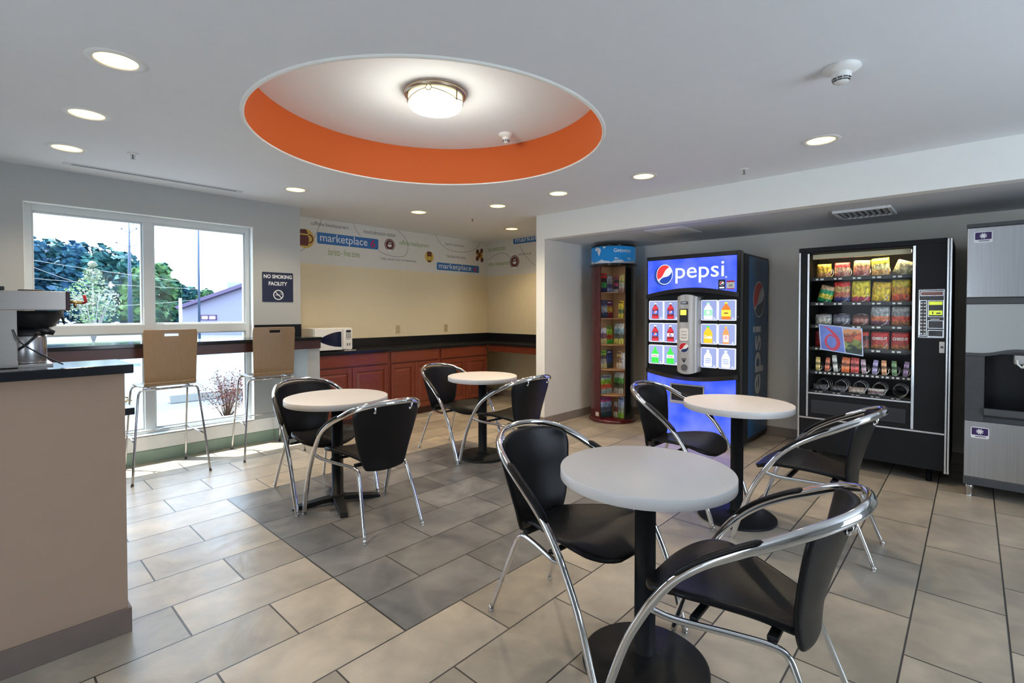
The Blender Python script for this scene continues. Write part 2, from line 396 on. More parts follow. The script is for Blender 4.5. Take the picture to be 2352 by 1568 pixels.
# window frame (white aluminium, four lights)
wf = bpy.data.objects.new('window_1', None); COL.objects.link(wf); wf.location = ((WX0 + WX1) / 2, WY + .1, WZ0); wf['kind'] = 'structure'
ox, oy, oz = wf.location
m = MB(); y0, y1 = 5.575 - oy, 5.645 - oy
def wb_(x0, x1, z0, z1, a=y0, b=y1): m.box(x0 - ox, x1 - ox, a, b, z0 - oz, z1 - oz)
wb_(WX0 + .002, WX0 + .05, WZ0 + .002, WZ1 - .002); wb_(WX1 - .05, WX1 - .002, WZ0 + .002, WZ1 - .002); wb_(WX0 + .05, WX1 - .05, WZ1 - .06, WZ1 - .002); wb_(WX0 + .05, WX1 - .05, WZ0 + .002, WZ0 + .05)
wb_(1.063, 1.143, WZ0 + .05, WZ1 - .06, y0 - .012, y1); wb_(WX0 + .05, WX1 - .05, 1.173, 1.252, y0 - .006, y1)
for (a_, b2) in ((WX0 + .05, 1.063), (1.143, WX1 - .05)):
    for (c_, d_) in ((WZ0 + .05, 1.173), (1.252, WZ1 - .06)):
        wb_(a_, a_ + .014, c_, d_, y0 + .015, y1 - .01); wb_(b2 - .014, b2, c_, d_, y0 + .015, y1 - .01)
        wb_(a_ + .014, b2 - .014, d_ - .014, d_, y0 + .015, y1 - .01); wb_(a_ + .014, b2 - .014, c_, c_ + .014, y0 + .015, y1 - .01)
m.build('window_frame', white_frame, wf, bevel=0.002)
for (a_, b2) in ((WX0 + .05, 1.063), (1.143, WX1 - .05)):
    for (c_, d_) in ((WZ0 + .05, 1.173), (1.252, WZ1 - .06)):
        m = MB(); yy = 5.615 - oy; m.add([(a_ - ox, yy, c_ - oz), (b2 - ox, yy, c_ - oz), (b2 - ox, yy, d_ - oz), (a_ - ox, yy, d_ - oz)], [(0, 1, 2, 3)]); m.build('pane', glass, wf)
m = MB().box(WX0 - ox, WX1 - ox, WY - oy - .004, 5.575 - oy, WZ0 - oz + .001, WZ0 - oz + .012); m.build('window_sill', white_paint, wf)
m = MB(); m.box(WX0 - ox + .0004, WX0 - ox + .004, WY - oy - .002, 5.575 - oy, WZ0 - oz + .012, WZ1 - oz); m.build('jamb_lining', white_paint, wf)
m = MB(); m.box(WX1 - ox - .004, WX1 - ox - .0004, WY - oy - .002, 5.575 - oy, WZ0 - oz + .012, WZ1 - oz); m.build('jamb_lining', white_paint, wf)
m = MB(); m.box(WX0 - ox + .004, WX1 - ox - .004, WY - oy - .002, 5.575 - oy, WZ1 - oz - .004, WZ1 - oz - .0004); m.build('head_lining', white_paint, wf)
struct(MB().box(LX, 2.335, WY - .004, WY - .0005, .113, WZ0 + .006).build('trim_3', white_paint))
# tiled curb / baseboard under the window
m = MB(); x = LX
m.prism([(5.488, 0), (5.488, .105), (5.4995, .112), (5.4995, 0)], 0, LX, 2.33)
struct(m.build('baseboard_far', tile_curb))
m = MB(); 
# ---- niche walls with printed border
def border_mat():
    return mat('printed_border', (0.70, 0.69, 0.64), 0.8, nz=0.03)
m = MB(); m.box(2.48, NX + .15, NY, NY + .12, 0, CEIL + .02)
struct(m.build('wall_niche', cream_paint))
m = MB(); m.box(NX, NX + .15, PY1, NY, 0, CEIL + .02); struct(m.build('wall_niche.001', cream_paint))
m = MB(); m.box(2.33, 2.48, WY + WT, NY, 0, CEIL + .02); struct(m.build('wall_niche.002', cream_paint))
# partition end / pillar, the beam over the alcove, soffit, alcove back wall
m = MB(); m.box(BX + .004, AX, PY0, PY1, 0, CEIL + .02); struct(m.build('wall_partition', alcove_paint))
m = MB(); m.box(BX, BX + .006, PY0, PY1, 0, CEIL + .02); m.box(BX, BX + .12, RY, PY0, SOF, CEIL + .02)
struct(m.build('wall_beam', white_paint))
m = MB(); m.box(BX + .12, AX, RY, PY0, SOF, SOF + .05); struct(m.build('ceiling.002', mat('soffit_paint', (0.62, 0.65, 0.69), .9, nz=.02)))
m = MB(); m.box(AX, AX + .12, RY, PY1, 0, SOF + .05); struct(m.build('wall_right', alcove_paint))
# baseboards (tile)
m = MB(); m.box(BX - .012, BX, PY0 - .012, PY1 + .0, 0, .10); m.box(BX, AX, PY0 - .012, PY0, 0, .10); struct(m.build('baseboard_partition', tile_base, bevel=.002))
m = MB(); m.box(AX - .012, AX, RY, PY0 - .012, 0, .10); struct(m.build('baseboard_right', tile_base, bevel=.002))
m = MB(); m.box(NX - .012, NX, PY1, NY, 0, .10); m.box(2.9, NX - .012, NY - .012, NY, 0, .10); struct(m.build('baseboard_niche', tile_base, bevel=.002))
# stub wall carrying the end of the bar
m = MB(); m.box(2.34, 2.47, 5.035, WY, 0, .985); struct(m.build('wall_stub', wall_paint))
# low wall of the coffee counter (left foreground)
m = MB(); m.box(LX, .435, 2.645, 2.90, 0, 1.112); struct(m.build('wall_low', mat('tan_paint', (0.37, 0.255, 0.18), .8, nz=.03, bump=.05, bs=120)))
m = MB(); m.box(LX, .447, 2.633, 2.645, 0, .105); m.box(.435, .447, 2.645, 2.90, 0, .105); struct(m.build('baseboard_low', mat('low_baseboard_tile', (0.17, 0.125, 0.105), .5, nz=.25, ns=8), bevel=.002))
# walls out of view; their openings are added to let in sky light
m = MB(); m.box(LX, 1.6, RY, RY + .12, 0, CEIL + .02); m.box(3.2, AX + .1, RY, RY + .12, 0, CEIL + .02); m.box(1.6, 3.2, RY, RY + .12, 2.25, CEIL + .02); m.box(1.6, 3.2, RY, RY + .12, 0, .4)
struct(m.build('wall_back', wall_paint))
m = MB(); m.box(LX - .12, LX, RY, 1.0, 0, CEIL + .02); m.box(LX - .12, LX, 2.2, WY, 0, CEIL + .02); m.box(LX - .12, LX, 1.0, 2.2, 2.25, CEIL + .02); m.box(LX - .12, LX, 1.0, 2.2, 0, .4)
struct(m.build('wall_left', wall_paint))

# ---- printed border on the niche walls: strip plus decals
bm_ = border_mat(); blue = mat('decal_blue', (0.035, 0.16, 0.42), .5); grn = mat('decal_green', (0.30, 0.40, 0.17), .6); txt = mat('decal_grey_text', (0.13, 0.13, 0.15), .6)
wht = mat('decal_white', (0.75, 0.78, 0.80), .5); red6 = mat('decal_red', (0.45, 0.03, 0.10), .5); brown = mat('decal_brown', (0.12, 0.025, 0.02), .5); yel = mat('decal_yellow', (0.62, 0.42, 0.08), .5)
bord = thing('wall_border', 'grey printed wallpaper border with coffee icons and blue banners above the niche counter', 'wallpaper', (2.48, NY, 1.96))
bx, by, bz = bord.location
DP = 0.0015
m = MB(); m.box(2.482 - bx, NX - DP - bx, -DP * 1, -0.0002, 0, CEIL - bz - .001); m.box(NX - DP - bx, NX - .0002 - bx, PY1 + .001 - by, -DP, 0, CEIL - bz - .001)
m.build('paper_strip', bm_, bord)
def decal_far(fn):     # decals on the far niche wall: coordinates x, z in world
    mm = MB(); fn(mm)
    mm.v = [(v[0] - bx, NY - .0018 - v[1] - by, v[2] - bz) for v in mm.v]; return mm
def decal_right(fn):   # on the right niche wall: x grows toward the camera (to the viewer's right)
    mm = MB(); fn(mm)
    mm.v = [(NX - .0018 - v[1] - bx, NY - v[0] - by, v[2] - bz) for v in mm.v]; return mm
def W(px, py): p = on(px, py, 1, NY); return (p.x, p.z)
def R(px, py): p = on(px, py, 0, NX); return (NY - p.y, p.z)
def banner(mm, x0, x1, z0, z1):
    mm.flat(roundrect(x0, x1, z0, z1, .02), .0003, 0)
    L = x1 - x0; Hh = z1 - z0
    add_text(mm, 'marketplace', 1, w=L * .76, h=Hh * .92, x0=x0 + L * .045, zc=(z0 + z1) / 2 - Hh * .02, y=.0008, bold=.004)
    add_text(mm, '6', 2, w=L * .085, h=Hh * .72, x0=x0 + L * .86, zc=(z0 + z1) / 2 + Hh * .02, y=.0008, bold=.02)
def banner_part(dfn, x0, x1, z0, z1):
    dfn(lambda mm: banner(mm, x0, x1, z0, z1)).build('banner', [blue, wht, red6], bord)
a = W(728, 533); b2 = W(869, 574); c = W(728, 558); d = W(869, 549)
banner_part(decal_far, a[0], b2[0], (c[1] + b2[1]) / 2, (a[1] + d[1]) / 2)
a = W(1003, 603); b2 = W(1100, 627); c = W(1003, 619); d = W(1100, 610)
banner_part(decal_far, a[0], b2[0], (c[1] + b2[1]) / 2, (a[1] + d[1]) / 2)
a = R(1179, 546); zt = a[1]; zb = R(1179, 561)[1]; ht = zt - zb
banner_part(decal_right, a[0], a[0] + 1.02, zb, zt)
def words(dfn, s, x0, x1, zc, h, mt, bold=0.0):
    dfn(lambda mm: add_text(mm, s, 0, x0=x0, w=x1 - x0, h=h, zc=zc, y=.0006, bold=bold)).build('lettering', mt, bord)
def wfar(s, x0, y0, x1, y1, h, mt, bold=0.0):
    a = W(x0, y0); b = W(x1, y1); words(decal_far, s, a[0], b[0], (a[1] + b[1]) / 2, h, mt, bold)
def wright(s, x0, y0, x1, y1, h, mt, bold=0.0):
    a = R(x0, y0); b = R(x1, y1); words(decal_right, s, a[0], b[0], (a[1] + b[1]) / 2, h, mt, bold)
wfar('caffeine headquarters', 714, 512, 800, 525, .062, txt)
wfar('mood elevation station', 835, 530, 908, 541, .055, txt)
wfar('barista - free zone', 754, 576, 826, 586, .085, grn, .01)
wfar('caffeine headquarters', 917, 556, 985, 567, .085, grn, .01)
wfar('may cause non-drowsiness', 874, 592, 956, 602, .050, txt)
wfar('liquid motivation', 1022, 560, 1066, 566, .05, txt)
wfar('barista-free zone', 1027, 587, 1069, 592, .05, txt)
wright('mood elevation station', 1121, 571, 1161, 570, .085, grn, .01)
wright('caffeine headquarters', 1121, 609, 1170, 603, .085, grn, .01)
wright('espresso to go', 1191, 585, 1220, 582, .045, txt)
def cupicon(mm, cx, cz, r):
    mm.flat(circle2(cx, cz, r, 36), .0004, 0); mm.ring2((cx, cz), r * .80, r * .86, .0008, 1)
    mm.flat([(cx + r * .42 * math.cos(t), cz + .02 * r + r * .42 * math.sin(t)) for t in [PI + PI * k / 14 for k in range(15)]], .0009, 1)
    mm.flat(circle2(cx, cz - r * .55, r * .55, 20, sx=1.0, a0=PI * 1.15, a1=PI * 1.85), .0010, 1)
    for sx in (-.15, .15):
        mm.flat([(cx + sx * r - .05 * r, cz + .12 * r), (cx + sx * r + .07 * r, cz + .12 * r), (cx + sx * r + .15 * r, cz + .42 * r), (cx + sx * r + .02 * r, cz + .5 * r)], .0009, 1)
def potion(mm, cx, cz, r):
    mm.flat(circle2(cx, cz, r, 36), .0004, 2)
    mm.flat([(cx - r * .62, cz - r * .75), (cx + r * .3, cz - r * .75), (cx + r * .42, cz - .05 * r), (cx + r * .3, cz + r * .35), (cx - .62 * r, cz + .35 * r)], .0008, 0)
    mm.flat([(cx - r * .62, cz + .5 * r), (cx + r * .32, cz + r * .5), (cx + .1 * r, cz + .95 * r), (cx - .5 * r, cz + .95 * r)], .0008, 0)
    mm.ring2((cx + .38 * r, cz), r * .36, r * .5, .0009, 0, a0=-PI / 2, a1=PI / 2)
def togo(mm, cx, cz, r):
    mm.flat(circle2(cx, cz, r, 36), .0004, 2)
    mm.flat([(cx - r * .36, cz - r * .9), (cx + r * .36, cz - r * .9), (cx + r * .52, cz + r * .45), (cx - r * .52, cz + .45 * r)], .0008, 0)
    mm.flat([(cx - r * .30, cz - r * .62), (cx + r * .30, cz - r * .62), (cx + r * .40, cz + r * .1), (cx - r * .40, cz + .1 * r)], .0011, 2)
    mm.flat([(cx - r * .6, cz + r * .48), (cx + r * .6, cz + r * .48), (cx + r * .42, cz + .95 * r), (cx - .42 * r, cz + .95 * r)], .0008, 0)
def beans(mm, cx, cz, r):
    mm.flat(circle2(cx, cz, r * .8, 6), .0004, 2)
    for dx, dz in ((-.5, .55), (.45, .75), (0, 0), (-.55, -.6), (.55, -.75)):
        mm.flat([(cx + dx * r + .34 * r * math.cos(t) + .05 * r * math.sin(t), cz + dz * r + .42 * r * math.sin(t)) for t in [2 * PI * k / 18 for k in range(18)]], .0009, 0)
ic = [brown, wht, yel]
for fn, px, py, e, dfn, P_ in ((cupicon, 895, 562, 576, decal_far, W), (togo, 986, 590, 603, decal_far, W), (beans, 1101.5, 586, 600, decal_far, W), (cupicon, 1182, 601, 616, decal_right, R)):
    a = P_(px, py); b = P_(px, e); r = abs(a[1] - b[1]); c = a
    dfn(lambda mm: fn(mm, c[0], c[1], r * .98)).build('icon', ic, bord)
c = W(697, 547); e = W(697, 569); r = c[1] - e[1]
decal_far(lambda mm: potion(mm, c[0] + .02, c[1], r)).build('icon', ic, bord)
def swirl(dfn, P_, pts):
    q = [P_(*p) for p in pts]; cur = catmull([(p[0], 0, p[1]) for p in q], 8)
    def fn(mm):
        for i in range(len(cur) - 1):
            a, b = cur[i], cur[i + 1]; t = (b - a).normalized(); nn = Vector((-t.z, 0, t.x)) * .004
            mm.add([(a.x - nn.x, .0003, a.z - nn.z), (b.x - nn.x, .0003, b.z - nn.z), (b.x + nn.x, .0003, b.z + nn.z), (a.x + nn.x, .0003, a.z + nn.z)], [(0, 1, 2, 3)])
    dfn(fn).build('swirl_line', mat('decal_line', (0.30, 0.30, 0.29), .7), bord)
swirl(decal_far, W, [(739, 501), (733, 520), (722, 545), (705, 565), (690, 577)])
swirl(decal_far, W, [(812, 510), (816, 525), (828, 542)]); swirl(decal_far, W, [(869, 574), (880, 582), (905, 589), (928, 588), (936, 575), (935, 556), (925, 540), (908, 525)])
swirl(decal_far, W, [(1000, 540), (1010, 557), (1030, 573), (1060, 579), (1085, 575), (1100, 562), (1103, 553)])
swirl(decal_right, R, [(1121, 597), (1140, 584), (1158, 581), (1168, 587), (1171, 592)]); swirl(decal_right, R, [(1194, 564), (1203, 582), (1216, 597), (1229, 609)])

# ---- outlets on the niche wall
for k, (px, py, lb) in enumerate(((914, 756, 'almond wall plate nearer the microwave on the cream niche wall'), (1024, 753, 'almond wall outlet farther right, nearest the niche corner'))):
    p = on(px, py, 1, NY); t = thing('wall_outlet', lb, 'outlet', (p.x, NY, p.z - .057), 0, 'wall plates above the niche counter')
    al = mat('almond_plastic', (0.55, 0.45, 0.26), .4)
    MB().box(-.036, .036, -.006, -.0003, 0, .115).build('cover_plate', al, t, bevel=.002)
    for z in (.036, .079):
        m = MB(); m.box(-.016, .016, -.009, -.006, z - .013, z + .013, 0); m.box(-.007, -.004, -.0095, -.009, z - .004, z + .007, 1); m.box(.004, .007, -.0095, -.009, z - .004, z + .007, 1)
        m.build('socket', [al, black_plastic], t, bevel=.001)

# ---- no smoking sign
a = on(602, 625, 1, WY); p = (2.073, WY, 1.475); t = thing('no_smoking_sign', 'navy square sign reading NO SMOKING FACILITY right of the window', 'sign', p)
navy = mat('sign_navy', (0.012, 0.016, 0.05), .35)
MB().prism(roundrect(0, .324, 0, .315, .008), 1, -.006, -.0005).build('sign_panel', navy, t)
m = MB(); add_text(m, 'NO SMOKING', 0, w=.295, h=.040, xc=.162, zc=.270, y=-.0066, bold=.03); m.build('lettering', wht, t)
m = MB(); add_text(m, 'FACILITY', 0, w=.195, h=.040, xc=.162, zc=.195, y=-.0066, bold=.03); m.build('lettering', wht, t)
m = MB(); m.ring2((.165, .075), .044, .054, -.0066, 0); c_, s_ = .7071, .7071
m.flat([(.165 - .034, .075 + .040), (.165 - .040, .075 + .034), (.165 + .034, .075 - .040), (.165 + .040, .075 - .034)], -.0068, 0)
m.flat([(.135, .070), (.180, .070), (.180, .078), (.135, .078)], -.0067, 0); m.ring2((.186, .085), .010, .014, -.0067, 0, n=12, a0=-1, a1=2)
m.build('pictogram', wht, t)
# ================================================================== ceiling fixtures
trim_w = mat('fixture_white', (0.80, 0.80, 0.78), .45, nz=.02)
glow = mat('downlight_lens', (1, .9, .7), .5, emit=(1.0, 0.80, 0.42), es=7.0)
refl = mat('downlight_reflector', (0.85, 0.75, 0.45), .35, emit=(1.0, 0.62, 0.22), es=1.6)
def downlight(label, loc):
    t = thing('recessed_downlight', label, 'ceiling light', loc, 0, 'recessed downlights in the white ceiling')
    MB().lathe([(.082, -.0015), (.086, -.007), (.110, -.0055), (.116, -.0006)], (0, 0, 0), 40, 0, 2, True, False).build('trim_ring', trim_w, t)
    MB().lathe([(.0825, -.001), (.078, .045), (.074, .060)], (0, 0, 0), 40, 0, 2, True, False).build('reflector', refl, t)
    m = MB(); m.lathe([(.074, .0), (.0001, .0)], (0, 0, .060), 40, 0, 2, False, False); m.build('lens', glow, t)
    d = bpy.data.lights.new('downlight_beam', 'SPOT'); o = bpy.data.objects.new('downlight_beam', d); COL.objects.link(o); o.parent = t
    d.energy = 42; d.color = (1.0, 0.80, 0.55); d.spot_size = math.radians(128); d.spot_blend = .9; d.shadow_soft_size = .06; o.location = (0, 0, -.02)
    return t
for x, y, lb in DL: downlight(lb, (x, y, CEIL))
# lens sits inside a hole-less ceiling: reflector reads as a shallow can below the plaster

# drum light in the recess
lamp = thing('drum_ceiling_light', 'large round drum ceiling light with wire band in the round recess', 'ceiling light', (2.13, 2.67, RZ))
MB().lathe([(.20, 0), (.205, -.008), (.205, -.028), (.185, -.034)], (0, 0, 0), 48).build('mounting_ring', mat('brushed_brass_nickel', (.62, .58, .46), .3, 1.0), lamp)
shade = mat('opal_glass_shade', (1, 1, .9), .3, emit=(1.0, 0.96, 0.72), es=.75)
MB().lathe([(.178, -.030), (.183, -.05), (.180, -.085), (.165, -.108), (.10, -.120), (.0001, -.124)], (0, 0, 0), 48, 0, 2, True, False).build('shade', shade, lamp)
m = MB(); wire = mat('light_wire', (.35, .30, .2), .3, 1.0)
for q in range(3):
    a0 = math.radians(218 + q * 120); ang = math.radians(55)
    for sg in (-1, 1):
        pts = []
        for k in range(9):
            a = a0 + sg * (math.radians(6) + (ang - math.radians(0)) * k / 8); pts.append((.187 * math.cos(a), .187 * math.sin(a), -.048 - .04 * k / 8))
        m.tube(pts, .0022, 6)
    c = Vector((.189 * math.cos(a0), .189 * math.sin(a0), -.048)); tq = Vector((-math.sin(a0), math.cos(a0), 0))
    m.tube([c + tq * .018 * math.cos(2 * PI * k / 16) + Vector((0, 0, .018 * math.sin(2 * PI * k / 16))) for k in range(16)], .0022, 6, closed=True)
    a = a0 + math.radians(60)
    m.tube([(.19 * math.cos(a), .19 * math.sin(a), -.03), (.187 * math.cos(a), .187 * math.sin(a), -.092)], .004, 8)
m.build('wire_band', wire, lamp)
d = bpy.data.lights.new('drum_glow', 'POINT'); o = bpy.data.objects.new('drum_glow', d); COL.objects.link(o); o.parent = lamp; o.location = (0, 0, -.20); d.energy = 14; d.color = (1, .96, .84); d.shadow_soft_size = .15

def smoke(label, loc, s=1.0):
    t = thing('smoke_detector', label, 'smoke detector', loc)
    MB().lathe([(.062 * s, -.0004), (.064 * s, -.010), (.045 * s, -.022), (.034 * s, -.030)], (0, 0, 0), 32).build('base', trim_w, t)
    MB().lathe([(.034 * s, -.029), (.032 * s, -.048), (.024 * s, -.070), (.018 * s, -.075), (.0001, -.076)], (0, 0, 0), 32, 0, 2, True, False).build('sensor_head', trim_w, t)
    m = MB()
    for k in range(10):
        a = 2 * PI * k / 10
        for z, r in ((-.053, .0303), (-.062, .0273)):
            cx, cy = r * s * math.cos(a), r * s * math.sin(a); tx, ty = -math.sin(a) * .0075 * s, math.cos(a) * .0075 * s
            m.add([(cx - tx, cy - ty, z), (cx + tx, cy + ty, z), (cx * .93 + tx, cy * .93 + ty, z - .006), (cx * .93 - tx, cy * .93 - ty, z - .006)], [(0, 1, 2, 3)])
    m.v = [(v[0] * 1.03, v[1] * 1.03, v[2]) for v in m.v]; m.build('vent_slot', black_plastic, t)
smoke('white smoke detector hanging from the main ceiling at upper right', (2.81, .474, CEIL), 1.25)
smoke('small white smoke detector inside the round recess at the edge of the orange band', (3.02, 2.98 - .12, RZ), 1.0)
def sprinkler(label, loc):
    t = thing('fire_sprinkler', label, 'sprinkler', loc, 0, 'fire sprinklers')
    MB().lathe([(.036, -.0004), (.036, -.004), (.020, -.010)], (0, 0, 0), 24).build('escutcheon', trim_w, t)
    m = MB(); m.cyl((0, 0, -.040), .005, .032, 10); m.cyl((0, 0, -.044), .014, .003, 16); m.tube([(.012, 0, -.008), (.014, 0, -.025), (0, 0, -.040)], .0018, 6); m.tube([(-.012, 0, -.008), (-.014, 0, -.025), (0, 0, -.040)], .0018, 6)
    m.build('sprinkler_head', mat('dull_chrome', (.5, .5, .5), .3, 1.0), t)
sprinkler('fire sprinkler near the left downlights, in front of the window', (.811, 4.521, CEIL))
sprinkler('fire sprinkler near the beam above the drink machine', (4.26, 1.38, CEIL))
sprinkler('fire sprinkler in front of the niche, between two downlights', (4.20, 4.55, CEIL))
# linear slot diffuser
t = thing('slot_diffuser', 'long narrow slot air diffuser in the ceiling above the window', 'air vent', (.49, 5.19, CEIL))
m = MB(); m.box(0, 1.29, -.035, -.018, -.006, -.0005); m.box(0, 1.29, .018, .035, -.006, -.0005); m.box(0, .05, -.018, .018, -.006, -.0005); m.box(1.24, 1.29, -.018, .018, -.006, -.0005); m.build('frame', mat('diffuser_grey', (.62, .64, .66), .5), t)
MB().box(.05, 1.24, -.018, .018, -.003, -.0005).build('slot', dark_grey, t)
# soffit grilles
t = thing('ceiling_access_panel', 'flat square vent panel in the alcove soffit above the brochure rack', 'vent', (4.87, 2.17, SOF))
m = MB(); m.box(0, .50, 0, .42, -.006, -.0005); m.box(.03, .47, .03, .39, -.008, -.006); m.build('panel', mat('vent_grey', (.78, .79, .80), .6), t)
t = thing('ceiling_air_register', 'square louvred air register in the alcove soffit above the snack machine', 'vent', (5.05, .50, SOF))
m = MB(); vw = mat('register_white', (.66, .67, .68), .5)
m.box(0, .42, 0, .03, -.022, -.0005); m.box(0, .42, .38, .41, -.022, -.0005); m.box(0, .03, .03, .38, -.022, -.0005); m.box(.39, .42, .03, .38, -.022, -.0005); m.build('frame', vw, t, bevel=.003)
m = MB()
for k in range(8):
    y = .045 + k * .042
    m.add([(.03, y, -.004), (.39, y, -.004), (.39, y + .022, -.020), (.03, y + .022, -.020)], [(0, 1, 2, 3)])
m.build('louvre', mat('louvre_grey', (.35, .36, .38), .5), t, solid=.003)
MB().box(.03, .39, .03, .38, -.002, -.0006).build('backing', black_plastic, t)
# ================================================================== cafe chairs
def make_chair(label):
    t = thing('cafe_chair', label, 'chair', (0, 0, 0), 0, 'black cafe chairs with chrome hoop arms')
    half = [(.302, .345, .010), (.305, .308, .13), (.305, .250, .295), (.304, .195, .405), (.303, .145, .487), (.302, .090, .558), (.298, .010, .628), (.284, -.085, .688), (.266, -.160, .727), (.236, -.238, .768), (.188, -.300, .797), (.105, -.350, .817), (0, -.367, .823)]
    pts = half + [(-p[0], p[1], p[2]) for p in half[::-1][1:]]
    cur = catmull(pts, 5)
    flt = [1.0 + .55 * max(0, min(1, (p.z - .62) / .14)) for p in cur]; rad = [.0146 - .0025 * max(0, min(1, (p.z - .62) / .14)) for p in cur]
    MB().tube(cur, rad, 14, flat=flt, up=(0, .55, .83)).build('hoop_arm', chrome, t)
    for sx in (1, -1):
        m = MB(); m.sphere((sx * .302, .347, .0135), .0135, 10); m.cyl((sx * .302, .347, .0), .009, .010, 10); m.build('front_foot', chrome, t)
        # rear leg and under-seat rail
        P = [(sx * .300, .172, .440), (sx * .268, .10, .418), (sx * .205, -.05, .404), (sx * .172, -.15, .396), (sx * .163, -.19, .378), (sx * .168, -.215, .335), (sx * .184, -.285, .16), (sx * .197, -.342, .010)]
        m = MB(); m.tube(catmull(P, 5), .0110, 10); m.sphere((sx * .198, -.344, .0125), .0130, 10); m.cyl((sx * .198, -.344, 0), .008, .010, 10); m.build('rear_leg', chrome, t)
        # arm pad lying on the hoop
        seg = catmull([half[i] for i in range(5, 9)], 10); pp = []; rr = []
        for i, p in enumerate(seg):
            p = Vector(p); tg = (Vector(seg[min(i + 1, len(seg) - 1)]) - Vector(seg[max(i - 1, 0)])).normalized(); nn = Vector((0, -tg.z, tg.y)); nn = nn if nn.z > 0 else -nn
            pp.append(Vector((sx * p.x, p.y, p.z)) + nn.normalized() * .013); f = min(1, (i + .4) / 3, (len(seg) - .6 - i) / 3); rr.append(.0185 * max(.35, f))
        MB().tube(pp, rr, 12, flat=.5, up=(0, .6, .8)).build('arm_pad', black_vinyl, t)
    # seat
    WB = [(-1, .125), (-.6, .158), (-.2, .200), (.2, .236), (.5, .240), (.72, .215), (.88, .165), (.96, .115), (1, .06)]
    def wid(b):
        for (p, q), (r, t_) in zip(WB, WB[1:]):
            if b <= r: return q + (t_ - q) * (b - p) / (r - p)
        return WB[-1][1]
    def seat(u, v):
        a = u * 2 - 1; b = -1 + 2 * (1 - (1 - v) ** 1.25) if False else v * 2 - 1
        w = wid(b); x = a * w; y = .035 + .245 * b
        crest = .440 + .050 * max(0, 1 - ((b - .3) / 1.3) ** 2) if b < .3 else .490 - .075 * ((b - .3) / .7) ** 1.8
        dish = .030 * (1 - a * a) * max(0, 1 - abs(b + .1) ** 2 * .8)
        return (x, y, crest - dish - .010)
    MB().grid(seat, 14, 22).build('seat', black_vinyl, t, solid=.024, sub=1)
    m = MB(); m.box(-.17, .17, -.165, -.135, .405, .423); m.box(-.235, .235, .045, .07, .412, .426); m.build('seat_bracket', black_metal, t, bevel=.004)
    # backrest
    def back(u, v):
        a = u * 2 - 1
        w = .130 + .112 * v ** .75; aa = a * (1 if v < .8 else math.sqrt(max(0.0, 1 - ((v - .8) / .2) ** 2 * .32)))
        zt = .812 - .026 * abs(a) ** 3; z0 = .372 + .012 * a * a
        z = z0 + (zt - z0) * v
        y = -.222 - .116 * v ** 1.3 + .085 * a * a * (v * .8 + .2) - (.012 * max(0, (.25 - v) / .25))
        return (w * aa, y, z)
    MB().grid(back, 14, 16).build('backrest', black_vinyl, t, solid=.020, sub=1)
    for sx in (1, -1):
        m = MB(); m.tube([(sx * .120, -.322, .765), (sx * .122, -.338, .772), (sx * .125, -.345, .800)], .006, 8); m.sphere((sx * .119, -.325, .763), .010, 8); m.build('back_clip', chrome, t)
    return t
CH = [ # x, y, faces +Y (0) or -Y (pi)
 ((1.78, 2.945), math.radians(-5), 'chair with its black back to the camera at the left table with the crossed foot'),
 ((1.775, 3.65), PI + math.radians(-2), 'chair facing the camera behind the left table with the crossed foot, window side'),
 ((3.235, 3.735), PI + math.radians(1), 'chair in front of the cherry cabinets, behind the farthest round table'),
 ((3.245, 3.02), math.radians(-3), 'chair with its back to the pillar side at the farthest round table'),
 ((1.775, 1.255), PI + math.radians(-4), 'nearest chair facing the camera, left of the large foreground table'),
 ((1.735, .575), math.radians(2), 'nearest chair of all, lower right, seen from behind its armrest'),
 ((3.455, 1.52), PI + math.radians(-2), 'chair in front of the lit blue drink machine, left of its round table'),
 ((3.41, .715), math.radians(1), 'chair in front of the snack machine, right of its round table')]
c0 = make_chair(CH[0][2]); c0.location = (*CH[0][0], 0); c0.rotation_euler = (0, 0, CH[0][1])
for xy, rz, lb in CH[1:]: dup(c0, (*xy, 0), rz, lb)

